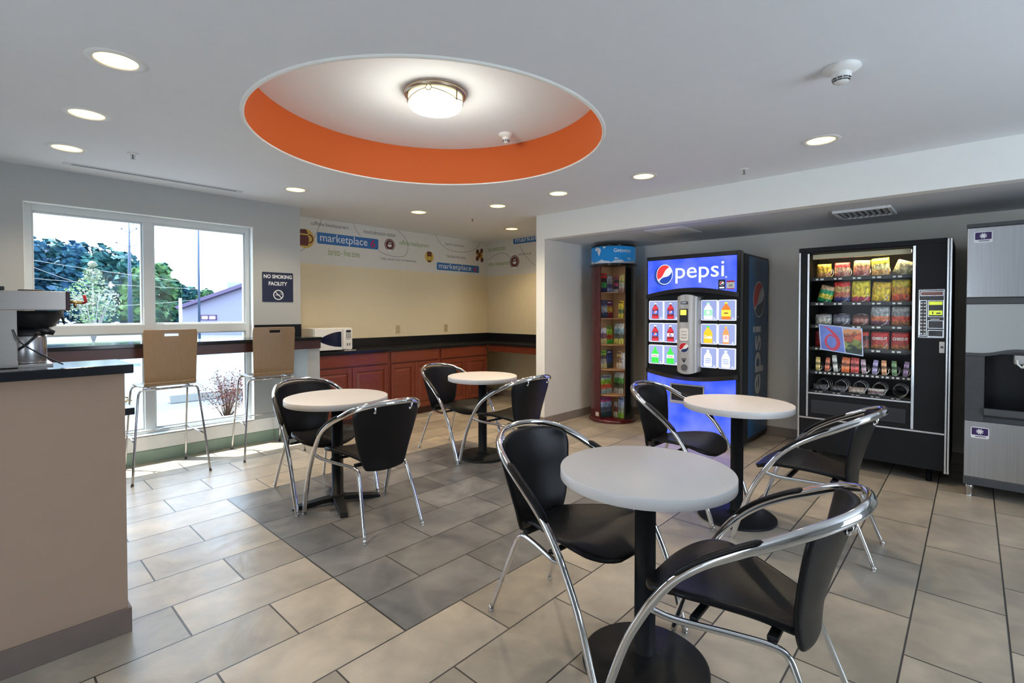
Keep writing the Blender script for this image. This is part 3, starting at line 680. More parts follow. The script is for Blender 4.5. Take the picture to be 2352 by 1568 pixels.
# ================================================================== round tables
def table(label, x, y, R_, base, rz=0.0, br=.245):
    t = thing('cafe_table', label, 'table', (x, y, 0), rz, 'round white cafe tables')
    MB().lathe([(R_ - .004, .7235), (R_, .726), (R_, .7615), (R_ - .0012, .764), (R_ - .004, .765), (.0001, .765)], (0, 0, 0), 96, 0, 2, True, True).build('tabletop', white_lam, t)
    m = MB(); m.lathe([(.040, .02), (.040, .724)], (0, 0, 0), 32); m.box(-.13, .13, -.02, .02, .715, .7285); m.box(-.02, .02, -.13, .13, .715, .7285); m.build('column', black_metal, t)
    if base == 'disc':
        MB().lathe([(br, 0), (br, .010), (br - .010, .018), (.09, .028), (.052, .036), (.042, .05)], (0, 0, 0), 64, 0, 2, True, True).build('base', black_metal, t)
    else:
        for k in range(4):
            a = PI / 2 * k + math.radians(-20); m = MB()
            prof = [(.03, .055, .038), (.10, .05, .034), (.20, .036, .030), (.275, .024, .027), (.300, .010, .026)]
            vs = []
            for r, zt, w in prof:
                for s_, z in ((-1, max(.0, zt - .032) if r < .26 else 0), (1, max(.0, zt - .032) if r < .26 else 0), (1, zt), (-1, zt)):
                    vs.append((r * math.cos(a) - s_ * w * math.sin(a), r * math.sin(a) + s_ * w * math.cos(a), z))
            fs = []
            for i in range(len(prof) - 1):
                for j in range(4): fs.append((i * 4 + j, i * 4 + (j + 1) % 4, (i + 1) * 4 + (j + 1) % 4, (i + 1) * 4 + j))
            fs += [(0, 1, 2, 3), tuple(range(len(vs) - 4, len(vs)))]
            m.add(vs, fs); m.build('base_arm', black_metal, t, bevel=.004)
        MB().lathe([(.046, .02), (.050, .05), (.043, .075)], (0, 0, 0), 24).build('base_hub', black_metal, t)
    return t
table('nearest round white table, at the bottom centre in the foreground', 1.762, .925, .328, 'disc', br=.240)
table('round white table at left on a black crossed foot, nearest the window', 1.762, 3.335, .352, 'cross')
table('round white table on the right between the two vending machines', 3.46, 1.150, .340, 'disc')
table('farthest round white table, in front of the cherry cabinets and pillar', 3.275, 3.41, .326, 'disc')

# ================================================================== bar stools
ply = mat('light_oak_ply', (0.285, 0.185, 0.10), .42, nz=.16, ns=9, stretch=(14, 14, .5))
def stool(label, x, y, rz):
    t = thing('bar_stool', label, 'bar stool', (x, y, 0), rz, 'oak bar stools at the window counter')
    # local: faces +y, back at -y
    def bk(u, v):
        a = u * 2 - 1; z = .80 + .425 * v; w = .180 + .010 * v
        cut = 0
        if v > .94: cut = .010 * ((v - .94) / .06)
        return (a * (w - cut), -.245 - .035 * v + .018 * a * a * (.3 + v) + .0 * cut, z)
    us = [0, .03, .15, .34, .66, .85, .97, 1]; us = [0, .02, .10, .20, .30, .37, .63, .70, .80, .90, .98, 1]
    vs_ = [0, .12, .3, .5, .7, .80, .875, .935, .985, 1]
    m = MB(); V = [bk(u, v) for v in vs_ for u in us]; nU = len(us); Fs = []
    for j in range(len(vs_) - 1):
        for i in range(nU - 1):
            if 4 <= i + 0 and us[i] >= .369 and us[i + 1] <= .631 and vs_[j] >= .874 and vs_[j + 1] <= .936: continue
            a = j * nU + i; Fs.append((a, a + 1, a + nU + 1, a + nU))
    m.add(V, Fs, 0, True); m.build('backrest', ply, t, solid=.012, bevel=.002)
    def st(u, v):
        a = u * 2 - 1
        if v < .35: # rear curl up to the back
            k = v / .35; ang = PI / 2 * k; yy = -.245 + .05 * (1 - math.cos(ang)); zz = .80 - .035 * math.sin(ang)
        else:
            k = (v - .35) / .65; yy = -.195 + .36 * k; zz = .765 - .012 * math.sin(PI * k) - (.02 * max(0, (k - .8) / .2) ** 2)
        return (a * (.180 + .008 * v), yy, zz)
    MB().grid(st, 8, 14).build('seat', ply, t, solid=.012)
    chs = mat('satin_chrome', (.55, .55, .56), .22, 1.0, nz=.03)
    fw = {(-1): (.272, -.272), 1: (.228, .285)}
    for sy in (-1, 1):
        fx, fy = fw[sy]; tx = .195 if sy < 0 else .19; ty = -.185 if sy < 0 else .13; zt = .735
        for sx in (-1, 1):
            P = [(sx * fx, fy, .0), (sx * (fx * .5 + tx * .5 + .008), (fy + ty) / 2, zt * .5), (sx * (tx + .018), ty, zt - .06), (sx * (tx + .010), ty, zt - .018), (sx * (tx - .018), ty, zt), (sx * .08, ty, zt)]
            m = MB(); m.tube(catmull([P[0], P[1], P[2]], 4)[:-1] + catmull(P[2:], 5), .0088, 10); m.build('leg', chs, t)
            MB().cyl((sx * fx, fy, 0), .011, .016, 12).build('foot_cap', black_plastic, t)
        MB().tube([(-.085, ty, zt), (.085, ty, zt)], .0088, 10).build('seat_rail', chs, t)
    def lp(sy, sx, z):
        fx, fy = fw[sy]; tx = .195 if sy < 0 else .19; ty = -.185 if sy < 0 else .13; k = z / .735
        return (sx * (fx + (tx + .015 - fx) * k), fy + (ty - fy) * k, z)
    z = .325
    for a_, b2 in ((lp(1, -1, z), lp(1, 1, z)), (lp(-1, -1, z), lp(1, -1, z)), (lp(-1, 1, z), lp(1, 1, z))):
        MB().tube([a_, b2], .006, 8).build('foot_rail', chs, t)
    m = MB(); m.box(-.15, -.13, -.19, .135, .743, .752); m.box(.13, .15, -.19, .135, .743, .752); m.build('seat_mount', chs, t)
    return t
stool('bar stool with slotted oak back nearer the coffee counter', 1.102, 5.085, 0)
stool('bar stool with slotted oak back at the right end of the window bar', 1.945, 5.10, math.radians(-3))

# ================================================================== window bar
cherry = mat('cherry_wood', (0.170, 0.036, 0.016), .32, nz=.35, ns=6, stretch=(1, 1, 9), coat=.25)
cherry_d = mat('cherry_wood_dark', (0.060, 0.018, 0.014), .35, nz=.3, ns=6, stretch=(1.2, 1, 9))
t = thing('window_bar', 'black granite bar counter with dark cherry apron running under the window', 'counter', (1.0, 5.02, .985))
x, y, z = t.location
MB().box(LX - x + .02, 2.478 - x, 4.995 - y, 5.498 - y, 1.075 - z, 1.106 - z).build('countertop', granite, t, bevel=.004)
MB().box(LX - x + .02, 2.470 - x, 5.010 - y, 5.032 - y, .988 - z, 1.075 - z).build('apron', cherry_d, t, bevel=.002)
m = MB(); m.box(1.988 - x, 2.478 - x, 5.478 - y, 5.498 - y, 1.1065 - z, 1.232 - z); m.build('backsplash', granite, t, bevel=.002)

# ================================================================== niche cabinets, worktop, microwave
def cabinet(label, x0, x1, split):
    t = thing('base_cabinet', label, 'cabinet', (x0, 5.42, 0), 0, 'cherry base cabinets in the niche')
    w = x1 - x0; s = split - x0
    m = MB(); m.box(0, w, .02, .56, .09, .868); m.box(0, w, 0, .02, .09, .10); m.box(0, .03, 0, .02, .10, .868); m.box(w - .03, w, 0, .02, .10, .868); m.box(.03, w - .03, 0, .02, .690, .722); m.box(.03, w - .03, 0, .02, .856, .868)
    m.build('carcass', cherry, t)
    MB().box(.0, w, .05, .07, 0, .09).build('toe_kick', cherry_d, t)
    MB().box(.022, w - .022, -.018, -.001, .722, .860).build('drawer_front', cherry, t, bevel=.004)
    for a, b in ((.022, s - .003), (s + .003, w - .022)):
        m = MB(); z0, z1 = .105, .700; f = .055
        m.box(a, a + f, -.020, -.001, z0, z1); m.box(b - f, b, -.020, -.001, z0, z1); m.box(a + f, b - f, -.020, -.001, z0, z0 + f); m.box(a + f, b - f, -.020, -.001, z1 - f, z1)
        m.box(a + f, b - f, -.010, -.001, z0 + f, z1 - f)
        d = m.build('door', cherry, t, bevel=.003)
        m = MB(); p0, p1, q0, q1 = a + f + .006, b - f - .006, z0 + f + .006, z1 - f - .006; k = .028
        m.add([(p0, -.010, q0), (p1, -.010, q0), (p1, -.010, q1), (p0, -.010, q1), (p0 + k, -.019, q0 + k), (p1 - k, -.019, q0 + k), (p1 - k, -.019, q1 - k), (p0 + k, -.019, q1 - k)], [(0, 1, 5, 4), (1, 2, 6, 5), (2, 3, 7, 6), (3, 0, 4, 7), (4, 5, 6, 7)])
        m.build('raised_panel', cherry, d)
cabinet('left cherry base cabinet beside the stub wall, under the microwave', 2.50, 3.565, 3.05)
cabinet('middle cherry base cabinet under the niche worktop', 3.567, 4.378, 3.955)
cabinet('right cherry base cabinet ending at the open knee space', 4.380, 5.300, 4.850)
t = thing('niche_worktop', 'L-shaped black granite worktop with tall black backsplash in the niche', 'worktop', (2.485, 5.40, .87))
x, y, z = t.location
MB().prism([(2.485 - x, 5.385 - y), (5.28 - x, 5.385 - y), (5.28 - x, 3.903 - y), (5.868 - x, 3.903 - y), (5.868 - x, 5.996 - y), (2.485 - x, 5.996 - y)], 2, .870 - z, .905 - z).build('countertop', granite, t, bevel=.004)
m = MB(); m.box(2.485 - x, 5.868 - x, 5.976 - y, 5.996 - y, .9055 - z, 1.018 - z); m.box(5.848 - x, 5.868 - x, 3.903 - y, 5.976 - y, .9055 - z, 1.018 - z); m.build('backsplash', granite, t, bevel=.002)
MB().box(5.302 - x, 5.322 - x, 3.903 - y, 5.40 - y, .775 - z, .870 - z).build('apron', cherry, t, bevel=.002)
# microwave
t = thing('microwave_oven', 'white countertop microwave with curved dark door at the left end of the niche', 'microwave', (2.62, 5.47, .906))
w_, h_ = .475, .272; mw = mat('microwave_white', (.74, .73, .68), .3)
m = MB(); m.box(0, w_, .02, .38, .012, h_); m.build('body', mw, t, bevel=.008)
m = MB()
for fx in (.04, w_ - .04):
    for fy in (.05, .34): m.cyl((fx, fy, 0), .014, .013, 12)
m.build('foot', black_plastic, t)
def arc(n=24): return [(.045 + .28 * (1 - math.cos(PI * .5 * k / n)) * 1.0, .055 + .09 * math.sin(PI * .5 * k / n) + .0) for k in range(n + 1)]
MB().box(.006, .352, 0, .02, .014, h_ - .004).build('door', mw, t, bevel=.005)
top = [(.045 + .285 * (k / 16), .135 + .095 * math.sin(PI * .5 * (k / 16)) ** .8) for k in range(17)]; bot = [(.045 + .285 * (k / 16), .135 - .085 * math.sin(PI * .5 * (k / 16)) ** .8) for k in range(17)]
MB().flat(top + bot[::-1][:-1], -.0015).build('door_glass', mat('dark_blue_glass', (.008, .01, .03), .08, coat=.3), t)
m = MB(); m.box(.345, .372, -.016, 0, .02, h_ - .012); m.build('door_handle', mw, t, bevel=.006)
m = MB(); m.box(.375, w_ - .004, .0, .02, .014, h_ - .004); m.build('control_panel', mw, t, bevel=.004)
m = MB(); m.box(.392, .452, -.0012, .0, .215, .245); m.build('display', black_plastic, t)
m = MB()
for r in range(4):
    for c in range(3): m.box(.392 + c * .022, .408 + c * .022, -.0015, 0, .150 + r * .015, .160 + r * .015)
m.box(.392, .452, -.0015, 0, .135, .140); m.box(.40, .415, -.0015, 0, .06, .09); m.box(.43, .445, -.0015, 0, .06, .09); m.build('button', mat('button_grey', (.12, .12, .14), .5), t)
add = MB(); add_text(add, 'oven', 0, w=.03, h=.008, xc=.25, zc=.068, y=-.002)
cab = catmull([(3.08, 5.86, .915), (3.13, 5.62, .911), (3.09, 5.52, .911), (2.98, 5.455, .911), (3.07, 5.43, .911), (3.12, 5.44, .911)], 8)
tag(MB().tube(cab, .0035, 6).build('power_cord', mat('cord_white', (.7, .7, .66), .5)), 'white power cord curled on the black worktop beside the microwave', 'cord')

# ================================================================== coffee counter (left foreground)
t = thing('coffee_counter_top', 'black granite slab capping the tan low wall at left', 'countertop', (-.5, 2.6, 1.1125))
MB().box(LX + .52, .957, -.012, .325, .0, .037).build('slab', granite, t, bevel=.004)
t = thing('lower_counter', 'small black lower counter end poking out behind the tan low wall', 'counter', (.3, 3.12, 0))
MB().box(-1.2, .25, -.015, .30, .851, .886).build('slab', granite, t, bevel=.003)
MB().box(-1.2, .185, .005, .28, 0, .851).build('cabinet_body', cherry_d, t)

# coffee brewer
t = thing('coffee_brewer', 'stainless coffee brewer with overhanging head and black funnel on the left counter', 'coffee machine', (-.03, 2.735, 1.150))
st = mat('brewer_steel', (.50, .46, .43), .30, 1.0, nz=.08, ns=4, stretch=(.8, 60, 60))
X = lambda v: v + .03
m = MB(); m.box(X(-.20), X(.118), 0, .26, 0, .30); m.build('tower', st, t, bevel=.003)
m = MB(); m.box(X(-.20), X(.262), -.002, .262, .226, .302); m.build('brew_head', st, t, bevel=.003)
m = MB(); m.box(X(.262), X(.274), -.003, .263, .224, .303); m.build('end_cap', mat('maroon_plastic', (.03, .008, .012), .3), t, bevel=.002)
m = MB(); m.box(X(-.2), X(.085), .01, .25, .303, .318); m.cyl((X(.165), .12, .303), .04, .007, 28); m.build('lid', black_plastic, t, bevel=.002)
m = MB(); m.lathe([(.092, .224), (.090, .205), (.070, .175), (.066, .160), (.045, .150)], (X(.175), .13, 0), 36); m.build('funnel', black_plastic, t)
m = MB(); m.tube([(X(.25), .12, .224), (X(.262), .12, .19), (X(.266), .12, .165)], [.008, .006, .002], 8); m.tube([(X(.095), .04, .222), (X(.107), .04, .166)], .003, 6); m.build('funnel_handle', black_plastic, t)
m = MB(); m.tube([(X(.274), .10, .262), (X(.325), .10, .258)], .007, 10, 0); m.tube([(X(.300), .10, .262), (X(.300), .10, .238)], .005, 8, 0); m.build('faucet', mat('brass', (.75, .5, .2), .25, 1.0), t)
m = MB(); m.tube([(X(.322), .10, .255), (X(.336), .10, .262), (X(.330), .10, .292)], .006, 8); m.build('faucet_handle', mat('red_plastic', (.45, .015, .02), .35), t)
m = MB(); m.box(X(-.2), X(.118), -.003, 0, .012, .030); m.box(X(.118), X(.22), .01, .25, 0, .010); m.build('drip_base', st, t)
m = MB(); m.tube(catmull([(X(.105), -.004, .150), (X(.125), -.02, .10), (X(.19), -.04, .045), (X(.245), -.05, .008)], 6), .0028, 8); m.build('cord', black_plastic, t)
# airpot under the funnel
t = thing('airpot', 'stainless airpot with black pump lid standing under the brewer funnel', 'airpot', (.150, 2.865, 1.1622))
MB().lathe([(.060, 0), (.062, .004), (.062, .105), (.058, .112)], (0, 0, 0), 36).build('body', steel, t)
m = MB(); m.lathe([(.060, .112), (.058, .128), (.040, .140), (.0001, .142)], (0, 0, 0), 32, 0, 2, True, False); m.build('lid', black_plastic, t)
m = MB(); m.tube([(.0, -.02, .130), (.05, -.03, .132), (.082, -.035, .118)], [.020, .017, .010], 10); m.build('spout', black_plastic, t)
m = MB(); m.tube([(-.05, -.05, .035), (.0, -.066, .08), (.03, -.064, .115)], .008, 8, flat=.6); m.build('carry_handle', black_plastic, t)
# ================================================================== machines in the alcove (local x: to the viewer's right, y: into the wall)
RV = -PI / 2
def globe(m, cx, cz, r, y, ro=1.0, sx=1.0, idx=(0, 1, 2)):
    """disc split into a red upper cap, a white wave and a blue lower cap"""
    tilt = math.radians(38); c, s = math.cos(tilt), math.sin(tilt)
    def T(p): return (cx + sx * r * (p[0] * c - p[1] * s), cz + r * (p[0] * s + p[1] * c))
    m.flat([(cx + sx * r * math.cos(2 * PI * i / 40), cz + r * math.sin(2 * PI * i / 40)) for i in range(40)], y, idx[0])
    R2 = .93
    def wave(a0, a1, b, n=14):   # curve between two points of the rim with a bow
        p, q = Vector((R2 * math.cos(a0), R2 * math.sin(a0))), Vector((R2 * math.cos(a1), R2 * math.sin(a1)))
        d = q - p; nn = Vector((-d.y, d.x)).normalized()
        return [tuple(p + d * t + nn * (b[0] * math.sin(PI * t) + b[1] * math.sin(2 * PI * t))) for t in [k / n for k in range(n + 1)]]
    a0, a1 = math.radians(12), math.radians(172)
    top = [(R2 * math.cos(a0 + (a1 - a0) * k / 20), R2 * math.sin(a0 + (a1 - a0) * k / 20)) for k in range(21)]
    m.flat([T(p) for p in top + wave(a1, a0, (-.02, -.10))[1:-1]], y - .0004, idx[1])
    b0, b1 = math.radians(187), math.radians(338)
    bot = [(R2 * math.cos(b0 + (b1 - b0) * k / 20), R2 * math.sin(b0 + (b1 - b0) * k / 20)) for k in range(21)]
    m.flat([T(p) for p in bot + wave(b1, b0, (.04, .12))[1:-1]], y - .0004, idx[2])

# ---------------------------------------------------------------- drink machine
dm = thing('drink_machine', 'tall black drink vending machine with glowing blue panels and bottle buttons', 'vending machine', (5.07, 2.66, 0), RV)
lit_blue = bpy.data.materials.new('backlit_blue_panel'); nt, b = nodes_of(lit_blue)
tc = nt.nodes.new('ShaderNodeTexCoord'); nz_ = nt.nodes.new('ShaderNodeTexNoise'); nz_.inputs['Scale'].default_value = 3.2; rp = nt.nodes.new('ShaderNodeValToRGB')
rp.color_ramp.elements[0].position = .35; rp.color_ramp.elements[0].color = (.015, .055, .70, 1); rp.color_ramp.elements[1].position = .68; rp.color_ramp.elements[1].color = (.10, .14, .85, 1)
nt.links.new(tc.outputs['Object'], nz_.inputs['Vector']); nt.links.new(nz_.outputs['Fac'], rp.inputs[0]); nt.links.new(rp.outputs[0], b.inputs['Base Color']); nt.links.new(rp.outputs[0], b.inputs['Emission Color']); b.inputs['Emission Strength'].default_value = .95; b.inputs['Roughness'].default_value = .12
lit_white = mat('backlit_white', (.7, .72, .75), .3, emit=(.85, .9, 1.0), es=.55)
lit_red = mat('backlit_red', (.6, .03, .03), .3, emit=(.75, .03, .03), es=.7)
lit_navy = mat('backlit_navy', (.01, .04, .30), .3, emit=(.01, .06, .42), es=.6)
gloss_black = mat('gloss_black', (.010, .011, .013), .16, coat=.3)
m = MB(); m.box(.004, .99, .10, .92, .04, 1.955); m.build('cabinet', mat('machine_black', (.009, .010, .013), .4, nz=.15, spec=.25), dm, bevel=.012)
m = MB()
for x in (.06, .92):
    for y in (.16, .84): m.cyl((x, y, 0), .025, .045, 14)
m.build('foot', black_plastic, dm)
# door frame
m = MB(); m.box(0, .018, -.0, .095, .03, 1.968); m.box(.957, .992, 0, .095, .03, 1.968); m.box(.018, .957, 0, .095, 1.924, 1.968); m.box(.018, .957, 0, .095, .03, .062); m.box(.018, .957, .020, .095, .062, 1.924)
m.build('door', gloss_black, dm, bevel=.006)
# top sign (lower edge arched)
n = 24; arcp = [(.018 + .939 * k / n, 1.560 + .060 * math.sin(PI * k / n)) for k in range(n + 1)]
MB().prism([(.957, 1.924), (.018, 1.924)] + arcp, 1, -.004, .018).build('sign_panel', lit_blue, dm)
m = MB(); cr = .118
# bottle-cap crown behind the globe
cp = [(.205 - .012 + (cr * (1.0 if k % 2 else .90)) * .92 * math.cos(2 * PI * k / 44), 1.758 + cr * (1.0 if k % 2 else .90) * math.sin(2 * PI * k / 44)) for k in range(44)]
m.flat(cp, -.0046, 3); globe(m, .212, 1.768, .108, -.0052, sx=.86)
m.build('globe_logo', [lit_white, lit_red, lit_navy, mat('crown_blue', (.01, .05, .25), .3, emit=(.008, .04, .28), es=.7)], dm)
m = MB(); add_text(m, 'pepsi', 0, x0=.335, w=.505, h=.205, z0=1.668, y=-.0052, bold=.004); m.box(.852, .866, -.0054, -.0050, 1.706, 1.720); m.build('lettering', lit_white, dm)
# scheme: small stickers on the sign
m = MB(); m.box(.783, .853, -.0056, -.0045, 1.592, 1.690, 0); globe(m, .818, 1.650, .022, -.0060, idx=(1, 2, 0)); m.box(.795, .842, -.0062, -.0056, 1.602, 1.616, 1)
m.build('sticker', [navy, lit_white, mat('sticker_red', (.6, .02, .03), .4)], dm)
m = MB(); m.box(.864, .940, -.0056, -.0045, 1.592, 1.676, 1); m.box(.864, .940, -.0060, -.0056, 1.660, 1.676, 0); m.box(.864, .940, -.0060, -.0056, 1.592, 1.600, 0); m.box(.885, .92, -.0062, -.0056, 1.615, 1.64, 2)
m.build('sticker', [mat('sticker_red', (.6, .02, .03), .4), mat('sticker_paper', (.75, .72, .68), .5), mat('sticker_grey', (.35, .35, .36), .5)], dm)
# curved black brows above and below the selection area
def brow(z0, z1, sag, dirn, nm):
    m = MB(); n = 24
    for k in range(n):
        for q in (k,):
            t0, t1 = k / n, (k + 1) / n
            def P(t, z, e): return (.0 + .985 * t, -.010 - e * math.sin(PI * t), z + dirn * sag * math.sin(PI * t))
            a = [P(t0, z0, .10), P(t1, z0, .10), P(t1, z1, .055), P(t0, z1, .055)]; bk = [(p[0], .03, p[2]) for p in a]
            m.add(a, [(0, 1, 2, 3)], 0, True); m.add([a[0], a[1], bk[1], bk[0]], [(0, 3, 2, 1)], 0); m.add([a[3], a[2], bk[2], bk[3]], [(0, 1, 2, 3)], 0)
    return m.build(nm, gloss_black, dm)
brow(1.512, 1.556, .058, 1, 'brow')
brow(.752, .706, .050, -1, 'brow')
# selection windows
sel_bg = bpy.data.materials.new('backlit_button'); nt, b = nodes_of(sel_bg); b.inputs['Base Color'].default_value = (.32, .38, .62, 1); b.inputs['Emission Color'].default_value = (.26, .33, .70, 1); b.inputs['Emission Strength'].default_value = .45; b.inputs['Roughness'].default_value = .15
def em(n_, c, s=.75): return mat(n_, c, .3, emit=c, es=s)
cola, lab_r, lab_b = em('cola_brown', (.22, .015, .02), .5), em('label_red', (.55, .02, .04)), em('label_blue', (.02, .08, .40))
limeg, wtr, orng, amber, yell = em('lime_green', (.04, .60, .06)), em('water_white', (.62, .70, .85)), em('orange_juice', (.90, .42, .02)), em('amber_tea', (.60, .16, .02)), em('tea_yellow', (.62, .72, .06))
mint, pinko = em('mint_green', (.25, .62, .38)), em('orange_sport', (.85, .25, .08))
bcols = [.033, .207, .611, .786]; bw = [.168, .170, .165, .169]
def bottle(m, cx, z0, hh, w, ix, cap=None, wide=1.0):
    w = w * wide
    prof = [(.80, 0), (.95, .03), (1, .10), (.93, .30), (.97, .50), (.90, .62), (.55, .78), (.26, .86), (.26, .92)]
    m.flat([(cx + w * p[0], z0 + hh * p[1]) for p in prof] + [(cx - w * p[0], z0 + hh * p[1]) for p in prof[::-1]], -.0072, ix)
    m.box(cx - w * .32, cx + w * .32, -.0074, -.0068, z0 + hh * .92, z0 + hh, cap if cap is not None else ix)
def selection(i, j, kind):
    x0 = bcols[i]; x1 = x0 + bw[i]; z1 = [1.488, 1.247, 1.008][j]; z0 = z1 - .207
    m = MB(); m.prism(roundrect(x0, x1, z0, z1, .012), 1, -.004, .018, 0); o = m.build('selection_button', lit_white, dm)
    m = MB(); m.prism(roundrect(x0 + .007, x1 - .007, z0 + .007, z1 - .007, .008), 1, -.0062, -.0045, 0); cx = (x0 + x1) / 2 - .008; w = .040; zb = z0 + .012; hh = .170
    mats = [sel_bg, cola, lab_r, lab_b, lit_white, limeg, wtr, orng, amber, yell, mint, pinko, lit_navy]
    if kind in ('cola', 'cola_white'):
        bottle(m, cx, zb, hh, w, 1, 4); m.box(cx - w * .9, cx + w * .9, -.0078, -.0072, zb + hh * .30, zb + hh * .52, 3 if kind == 'cola' else 4); m.box(cx - w * .82, cx + w * .82, -.0078, -.0072, zb + .002, zb + hh * .16, 2); m.flat([(cx - w * .75, zb + hh * .6), (cx + w * .75, zb + hh * .6), (cx + w * .35, zb + hh * .82), (cx - w * .35, zb + hh * .82)], -.0080, 2)
        globe(m, cx, zb + hh * .41, .018, -.0082, idx=(4, 2, 3))
    elif kind == 'dew':
        bottle(m, cx, zb, hh, w, 5, 5, 1.05); m.box(cx - w, cx + w, -.0078, -.0072, zb + hh * .36, zb + hh * .56, 4); add_text(m, 'Dew', 2, xc=cx, zc=zb + hh * .46, w=.055, h=.022, y=-.0084, bold=.02)
    elif kind == 'water':
        bottle(m, cx, zb, hh, w, 6, 4, 1.05)
        for k in range(3): m.box(cx - w * .7, cx + w * .7, -.0080, -.0074, zb + hh * (.22 + .11 * k), zb + hh * (.27 + .11 * k), 3 if k == 5 else 0)
    elif kind == 'mint':
        bottle(m, cx, zb, hh, w, 4, 10, 1.15); m.box(cx - w * 1.1, cx + w * 1.1, -.0078, -.0072, zb + hh * .22, zb + hh * .56, 10); m.flat(circle2(cx, zb + hh * .4, .018, 20), -.0082, 4)
    elif kind == 'tea':
        bottle(m, cx, zb, hh, w, 8, 9, 1.12); m.box(cx - w * 1.12, cx + w * 1.12, -.0078, -.0072, zb + hh * .18, zb + hh * .55, 9); m.box(cx - .02, cx + .02, -.0084, -.0078, zb + hh * .33, zb + hh * .40, 1)
    elif kind == 'crush':
        bottle(m, cx, zb, hh, w, 7, 5, 1.15); add_text(m, 'Crush', 4, xc=cx, zc=zb + hh * .36, w=.075, h=.034, y=-.0084, bold=.04)
    elif kind == 'sport':
        bottle(m, cx, zb, hh, w * .8, 11, 7); m.box(cx - w * .62, cx + w * .62, -.0078, -.0072, zb + hh * .1, zb + hh * .5, 4); add_text(m, 'G', 2, xc=cx, zc=zb + hh * .36, w=.024, h=.030, y=-.0084, bold=.03)
    m.box(x1 - .034, x1 - .020, -.0068, -.0062, z0 + .014, z0 + .028, 4)
    m.build('bottle_picture', mats, o)
kinds = [['cola', 'cola', 'mint', 'tea'], ['cola', 'cola_white', 'crush', 'sport'], ['dew', 'dew', 'water', 'water']]
for j in range(3):
    for i in range(4): selection(i, j, kinds[j][i])
# coin column
silver = mat('silver_plastic', (.42, .42, .43), .35, .3, nz=.03)
def colf(u, v):
    a = u * 2 - 1; x = .491 + .110 * a; z = .755 + .763 * v
    z += (.028 * (1 - a * a)) * (1 if v > .97 else (-1 if v < .03 else 0))
    return (x, -.055 - .045 * math.sqrt(max(0, 1 - a * a)) + .03 * abs(v - .5) ** 3, z)
m = MB(); vv_ = [0, .04, .2, .4, .6, .8, .96, 1]
nu = 20; V = []
for v in vv_:
    for i in range(nu + 1): V.append(colf(i / nu, v))
Fs = [(j * (nu + 1) + i, j * (nu + 1) + i + 1, (j + 1) * (nu + 1) + i + 1, (j + 1) * (nu + 1) + i) for j in range(len(vv_) - 1) for i in range(nu)]
m.add(V, Fs, 0, True)
for v in (0, 1):
    row = [colf(i / nu, v) for i in range(nu + 1)]; back = [(p[0], .02, p[2]) for p in row]
    m.add(row + back, [(i, i + 1, nu + 2 + i, nu + 1 + i) for i in range(nu)], 0)
for sx in (0, 1): 
    e = [colf(sx, v) for v in vv_]; bk = [(p[0], .02, p[2]) for p in e]; k = len(e)
    m.add(e + bk, [(i, i + 1, k + i + 1, k + i) for i in range(k - 1)], 0)
m.build('coin_column', silver, dm)
YC = -.101
MB().box(.425, .515, YC - .003, YC + .03, 1.262, 1.400).build('bill_acceptor', black_plastic, dm, bevel=.004)
MB().box(.436, .500, YC - .0045, YC - .003, 1.335, 1.388).build('display', mat('display_yellow', (.6, .6, .05), .4, emit=(.75, .75, .12), es=.7), dm)
m = MB(); m.box(.440, .512, YC - .004, YC + .02, 1.448, 1.474, 0); add_text(m, 'INSERT', 1, xc=.476, zc=1.461, w=.055, h=.012, y=YC - .0045); m.build('label', [navy, lit_white], dm)
m = MB(); m.prism(roundrect(.430, .520, 1.070, 1.200, .02), 1, YC - .003, YC + .02, 0)
for k, s_ in enumerate(('EXACT', 'CHANGE', 'PLEASE')): add_text(m, s_, 1, xc=.475, zc=1.165 - .032 * k, w=.06, h=.014, y=YC - .0035, bold=.01)
m.build('label', [mat('label_white', (.72, .72, .72), .4), dark_grey], dm)
m = MB(); globe(m, .475, 1.000, .052, YC - .003); m.build('globe_logo', [mat('globe_white', (.8, .8, .8), .3), mat('globe_red', (.5, .015, .03), .3), mat('globe_blue', (.01, .03, .12), .3)], dm)
m = MB(); m.flat([(.455, .872), (.495, .872), (.475, .845)], YC - .002, 0); m.box(.45, .50, YC - .0025, YC, .880, .888, 0); m.build('arrow_mark', black_plastic, dm)
m = MB(); m.prism(circle2(.478, .795, .034, 24), 1, YC - .004, YC + .02, 0); m.build('coin_return', mat('dark_silver', (.16, .16, .17), .35, .6), dm)
# lower lit panel with delivery port
arcp = [(.018 + .939 * k / 24, .704 - .040 * math.sin(PI * k / 24)) for k in range(25)]
m = MB(); px0, px1, pz0, pz1 = .285, .655, .430, .612
def topz(x): return .704 - .040 * math.sin(PI * max(0, min(1, (x - .018) / .939)))
lp_ = [(.018, .062)] + [(px0, .062)] + [(px0, topz(px0))] + [(.018 + (px0 - .018) * k / 8, topz(.018 + (px0 - .018) * k / 8)) for k in range(7, -1, -1)]
m.prism(lp_, 1, -.004, .018)
rp_ = [(px1, .062), (.957, .062)] + [(.957 - (.957 - px1) * k / 8, topz(.957 - (.957 - px1) * k / 8)) for k in range(9)]
m.prism(rp_, 1, -.004, .018)
m.box(px0, px1, -.004, .018, .062, pz0); m.prism([(px0, pz1), (px1, pz1)] + [(px1 - (px1 - px0) * k / 8, topz(px1 - (px1 - px0) * k / 8)) for k in range(9)], 1, -.004, .018)
m.build('lower_panel', lit_blue, dm)
m = MB(); f = .016
